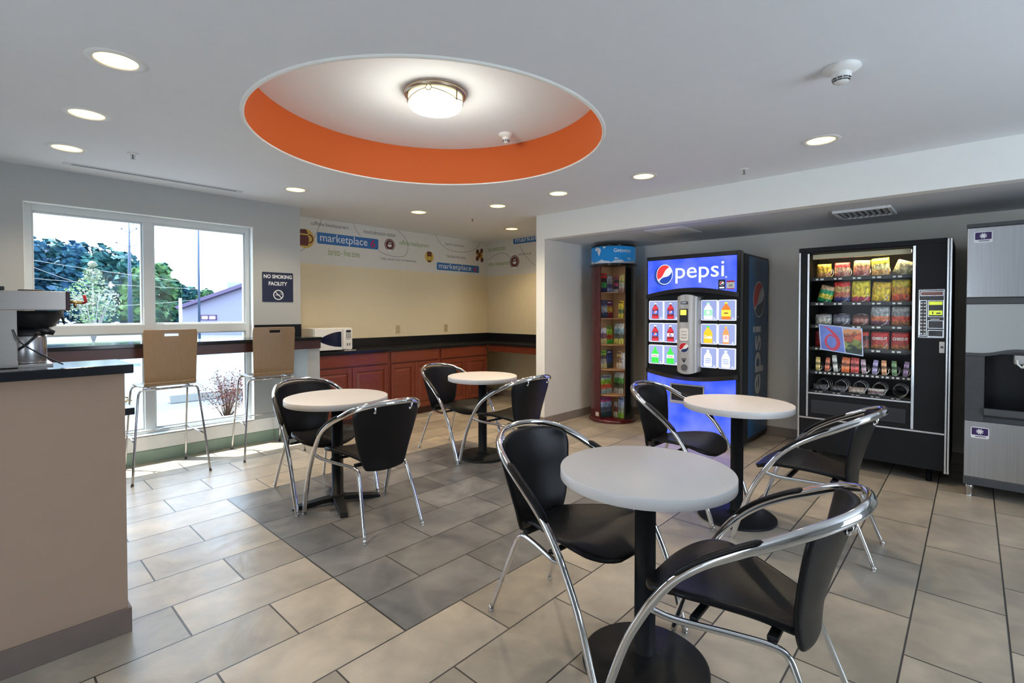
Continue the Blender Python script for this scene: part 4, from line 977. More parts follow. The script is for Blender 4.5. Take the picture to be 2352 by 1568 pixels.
m.box(px0, px1, -.020, .0, pz1 - f, pz1); m.box(px0, px0 + f, -.020, 0, pz0, pz1 - f); m.box(px1 - f, px1, -.020, 0, pz0, pz1 - f); m.box(px0, px1, -.024, .0, pz0 - .03, pz0); m.build('port_frame', silver, dm, bevel=.006)
MB().box(px0 + f, px1 - f, .0, .016, pz0, pz1 - f).build('port_recess', black_plastic, dm)
# side panel with vertical writing (right side)
SY = .9905
m = MB()
m.add([(SY, .26, .08), (SY, .90, .08), (SY, .90, 1.93), (SY, .26, 1.93)], [(0, 1, 2, 3)]); m.build('side_panel', mat('side_blue', (.008, .075, .19), .3, nz=.4, ns=2.5, spec=.3), dm)
m = MB(); globe(m, 0, 0, .190, 0, sx=.98)
V, Fx = text_mesh('pepsi', w=.95, h=.34, y=-.0003, bold=.02)
# text reads bottom to top on the side: x_text -> z, z_text -> -y
m.v = [(SY + .0008 - v[1], .585 + v[0], 1.500 + v[2]) for v in m.v]
m.build('side_logo', [mat('logo_silver', (.55, .58, .62), .4, 0), mat('logo_red', (.60, .012, .02), .35), mat('logo_navy', (.008, .02, .05), .35)], dm)
m = MB(); m.add([(SY + .0008, .40 + .30 - v[2] + .04, .27 + v[0]) for v in V], Fx); m.build('side_lettering', mat('logo_silver', (.55, .58, .62), .4, 0), dm)
# lock
MB().cyl((.974, -.004, 1.32), .007, .006, 12, axis=1).build('lock', chrome, dm)

# ---------------------------------------------------------------- snack machine
sm = thing('snack_machine', 'black glass-front snack vending machine with aluminium trim', 'vending machine', (5.15, 1.18, 0), RV)
mb_ = mat('snack_black', (.010, .011, .013), .5, nz=.15, bump=.08, bs=200, spec=.2)
WI = 1.055; GX0, GX1, GZ0, GZ1 = .088, .815, .645, 1.893
m = MB()
m.box(0, WI, .03, .80, 1.905, 1.945); m.box(0, .03, .03, .80, .11, 1.905); m.box(WI - .2, WI, .03, .80, .11, 1.905); m.box(.03, WI - .2, .03, .80, .11, .600); m.box(.03, WI - .2, .62, .80, .600, 1.905)
m.build('cabinet', mb_, sm)
m = MB(); m.box(.018, GX0, 0, .028, .41, GZ1 + .012); m.box(GX1, WI - .03, 0, .028, .41, 1.937); m.box(0, WI - .03, -.006, .028, 1.905, 1.945); m.box(GX0, GX1, 0, .028, .41, GZ0); m.box(.018, WI - .03, 0, .028, .115, .41); m.box(GX0, GX1, 0, .028, GZ1, 1.905)
m.build('door', mb_, sm, bevel=.003)
m = MB(); t_ = .010
m.box(.002, .016, -.004, .028, .10, 1.935); m.box(WI - .030, WI - .017, -.004, .028, .10, 1.94); m.box(WI - .013, WI, -.004, .028, .10, 1.94)
m.box(GX0 - .018, GX0 - .002, -.006, 0, .42, GZ1); m.box(GX1 + .001, GX1 + .019, -.006, 0, .42, 1.90); m.box(GX0 - .002, GX1, -.006, 0, GZ0 - .016, GZ0 - .002)
m.box(.016, WI - .030, -.006, 0, .402, .416); m.build('trim', alu, sm, bevel=.002)
m = MB(); m.add([(GX0, .012, GZ0), (GX1, .012, GZ0), (GX1, .012, GZ1), (GX0, .012, GZ1)], [(0, 1, 2, 3)]); m.build('glass_pane', glassmat('machine_glass', gl=.012), sm)
m = MB(); m.box(.11, .785, .0, -.008, .455, .575); m.build('delivery_door', mat('delivery_grey', (.03, .032, .038), .45, spec=.25), sm, bevel=.004)
# interior liner
lin = mat('interior_liner', (.035, .030, .026), .6)
m = MB(); m.box(.04, .848, .600, .612, .61, 1.90); m.box(.032, .040, .04, .612, .61, 1.90); m.box(.846, .853, .04, .612, .61, 1.90); m.build('liner', lin, sm)
m = MB(); m.box(.10, .80, .05, .09, 1.845, 1.885); m.build('light_housing', mat('light_housing', (.55, .48, .32), .5), sm)
tube_ = mat('fluorescent_tube', (1, .9, .6), .4, emit=(1, .82, .48), es=9)
m = MB(); m.tube([(.12, .11, 1.872), (.80, .11, 1.872)], .012, 10); m.build('lamp_tube', tube_, sm)
ad = bpy.data.lights.new('snack_light', 'AREA'); ao = bpy.data.objects.new('snack_light', ad); COL.objects.link(ao); ao.parent = sm
ad.shape = 'RECTANGLE'; ad.size = .66; ad.size_y = .03; ad.energy = 5; ad.color = (1, .84, .52); ao.location = (.455, .085, 1.862); ao.rotation_euler = Vector((0, .35, -1)).to_track_quat('-Z', 'Y').to_euler()
m = MB()
for x in (.12, .93):
    for y in (.10, .72): m.cyl((x, y, 0), .020, .112, 14)
m.build('leg', black_metal, sm)
# keypad panel
KX0, KX1, KZ0, KZ1 = .850, 1.020, 1.156, 1.552
m = MB(); m.prism(roundrect(KX0, KX1, KZ0, KZ1, .012), 1, -.006, 0); kp = m.build('keypad_panel', dark_grey, sm, bevel=.002)
m = MB()
def fr(x0, x1, z0, z1, w=.003, y=-.0085): m.box(x0, x1, y, -.006, z1 - w, z1); m.box(x0, x1, y, -.006, z0, z0 + w); m.box(x0, x0 + w, y, -.006, z0 + w, z1 - w); m.box(x1 - w, x1, y, -.006, z0 + w, z1 - w)
fr(KX0 + .008, KX1 - .008, KZ0 + .010, KZ1 - .010); fr(.863, .908, .180 + 1.0, 1.460); fr(.915, 1.008, 1.328, 1.458); fr(.915, 1.008, 1.238, 1.300); fr(.915, 1.008, 1.172, 1.224); fr(.868, 1.005, 1.495, 1.530)
m.build('keypad_outline', alu, kp)
for r in range(10):
    for c in range(2):
        x = .875 + .020 * c; z = 1.196 + .0268 * r
        MB().box(x - .006, x + .006, -.010, -.006, z - .005, z + .005).build('key', mat('key_white', (.65, .65, .66), .4), kp)
ylw = mat('display_green', (.62, .72, .06), .4, emit=(.55, .68, .05), es=.45)
MB().box(.921, 1.001, -.009, -.006, 1.423, 1.449).build('display', ylw, kp)
m = MB(); m.box(.921, 1.001, -.009, -.006, 1.343, 1.379, 0); m.box(.94, .947, -.0095, -.009, 1.35, 1.37, 1); m.box(.965, .99, -.0095, -.009, 1.352, 1.362, 1); m.build('price_label', [ylw, dark_grey], kp)
MB().box(.870, 1.003, -.0085, -.006, 1.500, 1.526).build('brand_plate', mat('plate_copper', (.20, .07, .05), .3), kp)
MB().box(.93, .985, -.0085, -.006, 1.308, 1.314).build('coin_mark', mat('label_white', (.72, .72, .72), .4), kp)
MB().box(.93, .96, -.0085, -.006, 1.183, 1.213).build('coin_slot', black_plastic, kp)
m = MB(); m.box(.985, 1.018, -.006, 0, 1.046, 1.135, 0); m.build('lock_plate', mat('lock_plate', (.55, .54, .52), .4, .3), sm, bevel=.002)
MB().cyl((1.002, -.012, 1.092), .009, .007, 16, axis=1).build('lock', dark_grey, sm)
m = MB(); fr_x = (.930, 1.000, .480, .560); m.box(.925, 1.005, -.004, 0, .475, .565); m.box(.940, .990, -.006, -.004, .490, .550); m.build('coin_return', mb_, sm, bevel=.002)
# trays with spirals
TZ = [1.675, 1.452, 1.248, 1.046, .828, .650]
tray = mat('tray_black', (.03, .03, .032), .5); lab = mat('price_tab', (.75, .74, .70), .5); coil = mat('spiral_wire', (.70, .70, .70), .25, .8)
ncol = [5, 5, 5, 5, 10, 5]
def colx(row, k): n_ = ncol[row]; return .105 + (.700 / n_) * (k + .5)
for r, tz in enumerate(TZ):
    m = MB(); m.box(.045, .842, .085, .59, tz - .012, tz); m.box(.045, .842, .078, .085, tz - .026, tz + .004, 0)
    tr = m.build('tray', tray, sm)
    m = MB()
    for k in range(ncol[r]):
        x = colx(r, k); w = .70 / ncol[r]
        for q, ww in ((-.38, .018), (-.14, .026)) if ncol[r] == 5 else ((-.22, .014), (.2, .02)): m.box(x + q * w, x + q * w + ww, .0755, .078, tz - .020, tz - .006)
    m.build('price_tabs', lab, tr)
    for k in range(ncol[r]):
        x = colx(r, k); rad = .050 if ncol[r] == 5 else .030; zc = tz + rad + .004; pts = []
        if r == 4 and k in (3,): continue
        for q in range(49):
            a = -PI / 2 + 2 * PI * q / 16 * (1) ; pts.append((x + rad * math.cos(a), .092 + .42 * q / 48 * .55, zc + rad * math.sin(a)))
        MB().tube(pts, .0022, 6).build('spiral', coil, tr)
# products
def bag_mesh(w, h, d):
    m = MB()
    def f(sgn):
        def g(u, v):
            a, b = u * 2 - 1, v * 2 - 1; e = max(0, 1 - abs(a) ** 3.0) ** .6 * max(0, 1 - abs(b) ** 4) ** .7
            wv = .004 * math.sin(a * 9 + b * 3) * e
            return (a * w / 2 * (1 - .06 * e * 1), -sgn * (d / 2 * e + wv) , h / 2 + b * h / 2)
        return g
    m.grid(f(1), 12, 14); m.grid(f(-1), 12, 14)
    # crimped ends
    for z0, z1 in ((0, .008), (h - .008, h)):
        m.grid(lambda u, v: ((u * 2 - 1) * w / 2, .0015 * math.sin(u * 60), z0 + (z1 - z0) * v), 24, 1)
    return m
def snack(name, label, cat, r, x, w, h, d, mt, kind='bag', tilt=0.0, yy=.10, dz=0.0, word=None, wc=None, group=None, lean=0.0):
    base = Vector((5.15, 1.18, 0)); loc = Vector((base.x + yy + d / 2, base.y - x, TZ[r] + .002 + dz))
    t = thing(name, label, cat, loc, RV, group)
    if kind == 'bag':
        o = bag_mesh(w, h, d).build('wrapper', mt, t, merge=True)
    else:
        m = MB(); m.prism(roundrect(-w / 2, w / 2, .006, h - .006, .004), 1, -d / 2, d / 2); m.box(-w / 2, w / 2, -.001, .001, 0, .006); m.box(-w / 2, w / 2, -.001, .001, h - .006, h)
        o = m.build('wrapper', mt, t, bevel=.004)
    o.rotation_euler = (lean, tilt, 0)
    if word:
        m = MB(); add_text(m, word, 0, xc=0, zc=h * .62, w=w * .80, h=h * .16, y=-d / 2 - .004, bold=.04); q = m.build('lettering', wc, t); q.rotation_euler = (lean, tilt, 0)
    return t
def C(*a): return a
y_, r_, g_, b_, o_, w_, k_, s_, br = (.80, .58, .03), (.60, .03, .03), (.02, .24, .09), (.03, .06, .30), (.75, .22, .03), (.75, .72, .62), (.02, .02, .02), (.35, .37, .40), (.18, .07, .03)
def bm3(nm, *st, amt=.10, ns=5): return bands('wrap_' + nm, [(i / len(st) if i else 0, c) for i, c in enumerate(st)], amt=amt, ns=ns)
top = [('orange and tan snack bag at the left of the top shelf', bm3('a', (.65, .30, .12), (.80, .50, .06), (.85, .45, .05)), .115, .125, 0),
       ('red-topped snack bag second on the top shelf', bm3('b', (.55, .22, .18), (.72, .45, .30), (.75, .08, .08)), .115, .130, 0),
       ('tan and pink snack bag third on the top shelf', bm3('c', (.50, .16, .14), (.70, .32, .22), (.80, .55, .25)), .120, .140, .05),
       ('bright yellow snack bag fourth on the top shelf', bm3('d', (.80, .45, .15), (.85, .78, .40), (.85, .70, .08)), .125, .150, -.05),
       ('pale cream snack bag slumped at the right of the top shelf', bm3('e', (.45, .42, .22), (.72, .66, .42), (.62, .58, .40)), .135, .120, .35)]
for k, (lb, mt, w, h, tl) in enumerate(top): snack('snack_bag', lb, 'snack', 0, colx(0, k), w, h, .05, mt, tilt=tl, group='snacks in the vending machine')
sec = [('green tortilla chip bag leaning at the left of the second shelf', bm3('f', (.02, .30, .12), (.65, .55, .05), (.02, .35, .16), (.60, .40, .25), ns=4), .115, .155, .25),
       ('red and navy snack bag second on the second shelf', bm3('g', (.06, .06, .20), (.55, .15, .08), (.62, .40, .15), (.70, .05, .04)), .125, .185, 0),
       ('yellow and red snack bag in the middle of the second shelf', bm3('h', (.55, .06, .10), (.80, .62, .03), (.82, .66, .03), (.85, .72, .05)), .135, .185, 0),
       ('plain golden yellow chip bag fourth on the second shelf', bm3('i', (.80, .55, .03), (.85, .62, .03), (.82, .55, .05)), .130, .170, .06),
       ('yellow and orange bag at the right of the second shelf', bm3('j', (.75, .12, .03), (.80, .40, .03), (.82, .66, .04)), .130, .185, 0)]
for k, (lb, mt, w, h, tl) in enumerate(sec): snack('chip_bag', lb, 'snack', 1, colx(1, k), w, h, .055, mt, tilt=tl, group='snacks in the vending machine')
thi = [('pale grey snack pack at the left of the third shelf', bm3('k', (.42, .40, .34), (.50, .50, .45), (.32, .32, .34)), .130, .095, 0),
       ('dark blue-grey snack pack second on the third shelf', bm3('l', (.12, .12, .16), (.28, .28, .32), (.10, .10, .16)), .130, .095, 0),
       ('brown snack pack with pink oval, third on the third shelf', bm3('m', (.22, .08, .06), (.45, .20, .16), (.12, .04, .03)), .120, .090, 0),
       ('silver-topped orange bag fourth on the third shelf', bm3('n', (.16, .06, .10), (.62, .18, .08), (.36, .38, .40), (.40, .42, .44)), .135, .165, 0),
       ('silver-topped red bag at the right of the third shelf', bm3('o', (.50, .18, .05), (.65, .10, .06), (.30, .32, .36), (.40, .42, .44)), .130, .165, 0)]
for k, (lb, mt, w, h, tl) in enumerate(thi): snack('snack_pack', lb, 'snack', 2, colx(2, k), w, h, .05, mt, tilt=tl, group='snacks in the vending machine')
redb = bm3('p', (.55, .20, .05), (.50, .05, .03), (.50, .015, .02), (.55, .015, .02))
ltw = mat('print_white', (.8, .78, .74), .4)
fou = [('dark red pack at the left of the fourth shelf, behind the flyer', bm3('q', (.35, .03, .03), (.30, .02, .03), (.2, .02, .03)), None),
       ('red cracker bag behind the right part of the flyer', bm3('q2', (.40, .05, .03), (.45, .10, .03), (.35, .02, .03)), None),
       ('red and black bag at the right edge of the flyer', bm3('q3', (.50, .15, .05), (.35, .05, .03), (.08, .03, .03), (.60, .05, .03)), None),
       ('red cracker bag with white lettering, second from right on the fourth shelf', redb, 'CHEEZ-IT'), ('red cracker bag with white lettering at the right end of the fourth shelf', redb, 'CHEEZ-IT')]
for k, (lb, mt, wd) in enumerate(fou): snack('cracker_bag', lb, 'snack', 3, colx(3, k), .128, .150, .055, mt, word=wd, wc=ltw, group='snacks in the vending machine')
barc = [('gold', (.60, .42, .12)), ('orange', (.55, .12, .05)), ('white', (.60, .60, .55)), ('orange-red', (.80, .16, .03)), ('red', (.60, .06, .05)), ('pale pink', (.55, .36, .42)), ('lilac', (.32, .28, .50)), ('red and tan', (.62, .30, .14)), ('green', (.14, .26, .12)), ('violet', (.30, .20, .42))]
for k, (cn, c) in enumerate(barc):
    pos = 'at the left end of' if k == 0 else ('at the right end of' if k == 9 else 'on')
    nb = '' if k in (0, 9) else ', between %s and %s' % (barc[k - 1][0], barc[k + 1][0])
    mt = bands('bar_wrap_%d' % k, [(0, c), (.25, tuple(min(1, v * 1.5 + .12) for v in c)), (.45, tuple(v * .35 for v in c)), (.6, tuple(min(1, v * 1.3 + .1) for v in c)), (.8, c)], amt=.14, ns=8)
    wide = k in (3, 4)
    snack('candy_bar', ('wide ' if wide else 'upright ') + cn + ' candy bar ' + pos + ' fifth shelf' + nb, 'candy bar', 4, colx(4, k), .060 if wide else .034, .135 if wide else (.150 if k == 2 else .125), .016, mt, kind='bar', tilt=0.10 * math.sin(k * 2.3), group='candy bars on the fifth shelf')
low = [('dark flat snack pack at the left of the bottom shelf', bm3('r', (.08, .08, .09), (.12, .12, .14), (.07, .07, .08))), ('charcoal snack pack second on the bottom shelf', bm3('s', (.07, .07, .09), (.13, .13, .15), (.05, .05, .06))),
       ('pale pastry pack in the middle of the bottom shelf', bm3('t', (.40, .34, .30), (.55, .46, .40), (.30, .22, .20))), ('white and brown pastry pack fourth on the bottom shelf', bm3('u', (.40, .36, .36), (.20, .12, .14), (.60, .56, .54)))]
for k, (lb, mt) in enumerate(low): snack('pastry_pack', lb, 'snack', 5, colx(5, k) - .02, .125, .055, .05, mt, group='snacks in the vending machine')
# flyer stuck to the glass
fl_ = thing('flyer', 'tilted glossy flyer with a red numeral 6 on blue, stuck on the snack machine glass', 'flyer', (5.148, 1.18 - .325, 1.005), RV)
m = MB(); c = [(.163, 1.259), (.487, 1.226), (.497, .989), (.181, 1.033)]; c = [(p[0] - .325, p[1] - 1.005) for p in c]
def lerp(u, v): # bilinear on the flyer
    a = [c[0][i] + (c[1][i] - c[0][i]) * u for i in (0, 1)]; b = [c[3][i] + (c[2][i] - c[3][i]) * u for i in (0, 1)]; return (a[0] + (b[0] - a[0]) * v, a[1] + (b[1] - a[1]) * v)
m.prism([lerp(0, 1), lerp(1, 1), lerp(1, 0), lerp(0, 0)], 1, -.007, -.0052, 0)
fb = mat('flyer_blue', (.10, .16, .55), .25, nz=.5, ns=9); fw_ = mat('flyer_border', (.45, .55, .80), .3); fr_ = mat('flyer_red', (.50, .02, .06), .3)
m.flat([lerp(.02, .97), lerp(.58, .97), lerp(.54, .03), lerp(.02, .03)], -.0073, 1); m.flat([lerp(.60, .96), lerp(.975, .96), lerp(.975, .04), lerp(.56, .04)], -.0073, 2)
six = catmull([(.12, .05, .008), (.25, .17, .035), (.37, .36, .055), (.44, .58, .062), (.41, .80, .058), (.30, .92, .045), (.19, .85, .038), (.14, .66, .036), (.18, .47, .032), (.27, .38, .026), (.35, .44, .018)], 6)
L_, R_2 = [], []
for i in range(len(six)):
    a_, b_2 = six[max(0, i - 1)], six[min(len(six) - 1, i + 1)]; tx, tz = (b_2.x - a_.x) * .33, (b_2.y - a_.y) * .235; q_ = math.hypot(tx, tz); nx_, nz3 = -tz / q_, tx / q_
    L_.append((six[i].x + nx_ * six[i].z * .75, six[i].y + nz3 * six[i].z * 1.05)); R_2.append((six[i].x - nx_ * six[i].z * .75, six[i].y - nz3 * six[i].z * 1.05))
pts_ = [(*lerp(*p), 0) for p in L_ + R_2]; k_ = len(six)
m.add([(p[0], -.0077, p[1]) for p in pts_], [(i, i + 1, k_ + i + 1, k_ + i) for i in range(k_ - 1)], 3)
m.build('printed_sheet', [fw_, fb, bands('flyer_photo', [(0, (.02, .05, .03)), (.28, (.16, .20, .05)), (.45, (.45, .10, .05)), (.7, (.55, .25, .12)), (.85, (.40, .50, .75))], ns=7, amt=.2), fr_], fl_)

# ---------------------------------------------------------------- ice machine
im = thing('ice_machine', 'stainless steel ice machine stacked on an ice dispenser at the right edge', 'ice machine', (5.0, .04, 0), RV)
W2 = .76
m = MB(); m.box(0, W2, .02, .80, 1.472, 1.985); m.build('ice_maker_body', steel, im, bevel=.004)
MB().box(-.004, W2 + .004, -.006, .80, 1.985, 2.012).build('top_cap', dark_grey, im, bevel=.004)
MB().box(.0, W2, .0, .02, 1.474, 1.984).build('front_panel', steel, im, bevel=.004)
MB().box(-.002, W2 + .002, -.004, .80, 1.424, 1.472).build('joint_band', dark_grey, im, bevel=.006)
m = MB(); n = 20
wv = [(0, 1.066)] + [(.08 + .20 * k / n, 1.066 + .022 * (1 - math.cos(PI * k / n)) / 2 * 1.6) for k in range(n + 1)] + [(W2, 1.101), (W2, 1.424), (0, 1.424)]
m.prism(wv, 1, 0, .02); m.build('upper_panel', mat('brushed_steel_light', (.40, .42, .41), .4, .6, nz=.05, ns=3, stretch=(60, 60, .6)), im, bevel=.002)
m = MB(); m.box(0, W2, .40, .80, .14, 1.424); m.box(0, .105, .02, .40, .14, 1.424); m.box(W2 - .1, W2, .02, .40, .14, 1.424); m.box(.105, W2 - .1, .02, .40, 1.064, 1.424); m.box(.105, W2 - .1, .02, .40, .14, .60); m.build('dispenser_body', dark_grey, im)
top_ = [p for p in wv[:-2]]; bot_ = [(p[0], p[1] - .020) for p in wv[:-2]]
MB().prism(top_ + bot_[::-1], 1, -.012, .02).build('wave_trim', dark_grey, im)
m = MB(); m.box(0, .102, -.002, .02, .640, 1.044)
for k in range(20): m.box(.004, .098, -.005, -.002, .660 + .0185 * k, .668 + .0185 * k)
m.build('side_grille', dark_grey, im); MB().box(0, .102, -.004, .02, .566, .640).build('corner_block', dark_grey, im, bevel=.002)
MB().box(.108, W2 - .102, .38, .398, .60, 1.062).build('recess_back', mat('recess_black', (.008, .009, .010), .25), im)
m = MB(); m.prism([(-.030, .620), (.02, .600), (.02, .665), (-.030, .668)], 0, .102, W2 - .0); m.build('drip_tray', mat('drip_grey', (.06, .065, .07), .4), im, bevel=.004)
m = MB(); m.box(.255, .42, -.002, .12, .995, 1.062); m.build('dispenser_chute', silver, im, bevel=.008)
m = MB(); m.tube([(.27, -.01, 1.03), (.272, -.012, 1.00), (.295, -.02, .975)], .006, 8); m.tube([(.295, -.02, .975), (.32, -.01, 1.01), (.36, -.01, 1.01)], .008, 8); m.build('dispenser_lever', white_plastic, im)
MB().box(0, W2, 0, .02, .150, .564).build('lower_panel', steel, im, bevel=.004)
MB().box(-.003, W2 + .003, -.003, .80, .092, .150).build('base_band', dark_grey, im, bevel=.004)
for x in (.032, W2 - .04):
    for y in (.045, .74):
        MB().lathe([(.022, 0), (.024, .012), (.024, .055), (.027, .058), (.027, .092)], (x, y, 0), 20).build('leg', steel, im)
purple = mat('badge_purple', (.035, .012, .09), .3); bw_ = mat('badge_white', (.75, .75, .78), .3)
for z in (1.872, .443):
    m = MB(); m.prism(roundrect(.036, .134, z, z + .080, .010), 1, -.0035, 0, 0); m.flat(roundrect(.041, .129, z + .022, z + .075, .006), -.0038, 1)
    for k in range(4):
        a = PI * k / 4 + .3; cxx, czz = .085, z + .049; dx, dz = .020 * math.cos(a), .020 * math.sin(a); nx_, nz2 = -.0035 * math.sin(a), .0035 * math.cos(a)
        m.flat([(cxx - dx - nx_, czz - dz - nz2), (cxx + dx - nx_, czz + dz - nz2), (cxx + dx + nx_, czz + dz + nz2), (cxx - dx + nx_, czz - dz + nz2)], -.0042 - .0001 * k, 0)
    m.box(.060, .118, -.0042, -.0036, z + .010, z + .015, 1); m.build('badge', [bw_, purple], im)

# ---------------------------------------------------------------- brochure rack
RKX, RKY = 5.52, 3.36; dirc = math.atan2(-RKY, -RKX) # toward the camera
rk = thing('brochure_rack', 'round dark cherry brochure tower with a blue header drum, left of the drink machine', 'brochure rack', (RKX, RKY, 0), dirc - PI / 2 * 0)
# local +x points to the camera
redw = mat('rack_mahogany', (.075, .006, .008), .25, nz=.3, ns=5, coat=.4); tanw = mat('rack_tan_ply', (.36, .20, .10), .5, nz=.2, ns=8)
MB().lathe([(.285, 0), (.295, .008), (.295, .030), (.280, .045), (.0001, .046)], (0, 0, 0), 56).build('base', redw, rk)
MB().lathe([(.0001, 1.928), (.285, 1.930), (.300, 1.938), (.300, 1.958), (.2, 1.960)], (0, 0, 0), 56).build('top_ring', gloss_black, rk)
a0 = math.radians(37)
for k in range(2):
    m = MB(); lo, hi = (math.radians(34), math.radians(146)) if k == 0 else (math.radians(-146), math.radians(-34)); n = 20; R_ = .275
    out = [(R_ * math.cos(lo + (hi - lo) * i / n), R_ * math.sin(lo + (hi - lo) * i / n)) for i in range(n + 1)]; inn = [((R_ - .016) * math.cos(lo + (hi - lo) * i / n), (R_ - .016) * math.sin(lo + (hi - lo) * i / n)) for i in range(n + 1)]
    m.prism(out + inn[::-1], 2, .046, 1.928); m.build('curved_panel', redw if k else gloss_black, rk)
for k in range(4):
    ca = PI / 4 + PI / 2 * k
    m = MB(); cx_, sx_ = math.cos(ca), math.sin(ca); w = .006
    m.prism([(cx_ * .005 - sx_ * w, sx_ * .005 + cx_ * w), (cx_ * .258 - sx_ * w, sx_ * .258 + cx_ * w), (cx_ * .258 + sx_ * w, sx_ * .258 - cx_ * w), (cx_ * .005 + sx_ * w, sx_ * .005 - cx_ * w)], 2, .046, 1.928); m.build('divider', tanw, rk)
SH = [1.606, 1.288, .966, .660, .345]
for z in SH:
    MB().lathe([(.255, z - .010), (.255, z)], (0, 0, 0), 40).build('shelf', tanw, rk)
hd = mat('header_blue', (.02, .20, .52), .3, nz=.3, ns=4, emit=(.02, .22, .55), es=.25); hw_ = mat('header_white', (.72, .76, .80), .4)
m = MB(); m.lathe([(.272, 1.960), (.272, 2.170)], (0, 0, 0), 64); hdr = m.build('header_drum', hd, rk)
MB().lathe([(.275, 2.168), (.280, 2.172), (.278, 2.190), (.0001, 2.192)], (0, 0, 0), 56, 0, 2, True, False).build('header_cap', gloss_black, rk)
def wrapc(V, r, a_c=0): # x right for the viewer in front: angle increases to the viewer's right? local +x toward camera, +y is viewer's right
    return [(r * math.cos(v[0] / r + a_c), r * math.sin(v[0] / r + a_c), v[2]) for v in V]
m = MB()
V, Fx = text_mesh('Getaways', w=.235, h=.062, y=0, bold=.015); V = [(v[0] + .005, 0, v[2] + 2.078) for v in V]; m.add(wrapc(V, .2735), Fx); m.build('lettering', hw_, hdr); m = MB()
# balloon
bl = [(-.185 + .028 * math.cos(t), 2.118 + .034 * math.sin(t)) for t in [2 * PI * i / 24 for i in range(24)]]; m.add(wrapc([(p[0], 0, p[1]) for p in bl], .2735), [list(range(24))])
m.add(wrapc([(-.205, 0, 2.098), (-.165, 0, 2.098), (-.180, 0, 2.058), (-.190, 0, 2.058)], .2735), [(0, 1, 2, 3)])
m.build('balloon_print', hw_, hdr); m = MB()
# clouds at the foot
for i in range(30):
    x0_ = -.42 + .028 * i; h0 = .028 + .012 * math.sin(i * .8) + .006 * math.sin(i * 2.1); h1 = .028 + .012 * math.sin((i + 1) * .8) + .006 * math.sin((i + 1) * 2.1)
    m.add(wrapc([(x0_, 0, 1.962), (x0_ + .028, 0, 1.962), (x0_ + .028, 0, 1.962 + h1), (x0_, 0, 1.962 + h0)], .2735), [(0, 1, 2, 3)])
m.build('cloud_print', hw_, hdr)
for cx_, cz_, r_2 in ((.03, 2.018, .014), (.055, 2.014, .010), (.20, 2.020, .014), (.225, 2.014, .012), (-.235, 2.135, .022), (-.215, 2.150, .018), (-.11, 2.155, .016)):
    m = MB(); pts = [(cx_ + r_2 * math.cos(t), 0, cz_ + r_2 * .8 * math.sin(t)) for t in [2 * PI * i / 16 for i in range(16)]]; m.add(wrapc(pts, .2738), [list(range(16))]); m.build('cloud_print', hw_, hdr)
m = MB(); m.add(wrapc([(-.235, 0, .075), (-.180, 0, .075), (-.180, 0, .125), (-.235, 0, .125)], .2765), [(0, 1, 2, 3)]); m.build('sticker', mat('sticker_paper2', (.55, .50, .42), .5), rk)
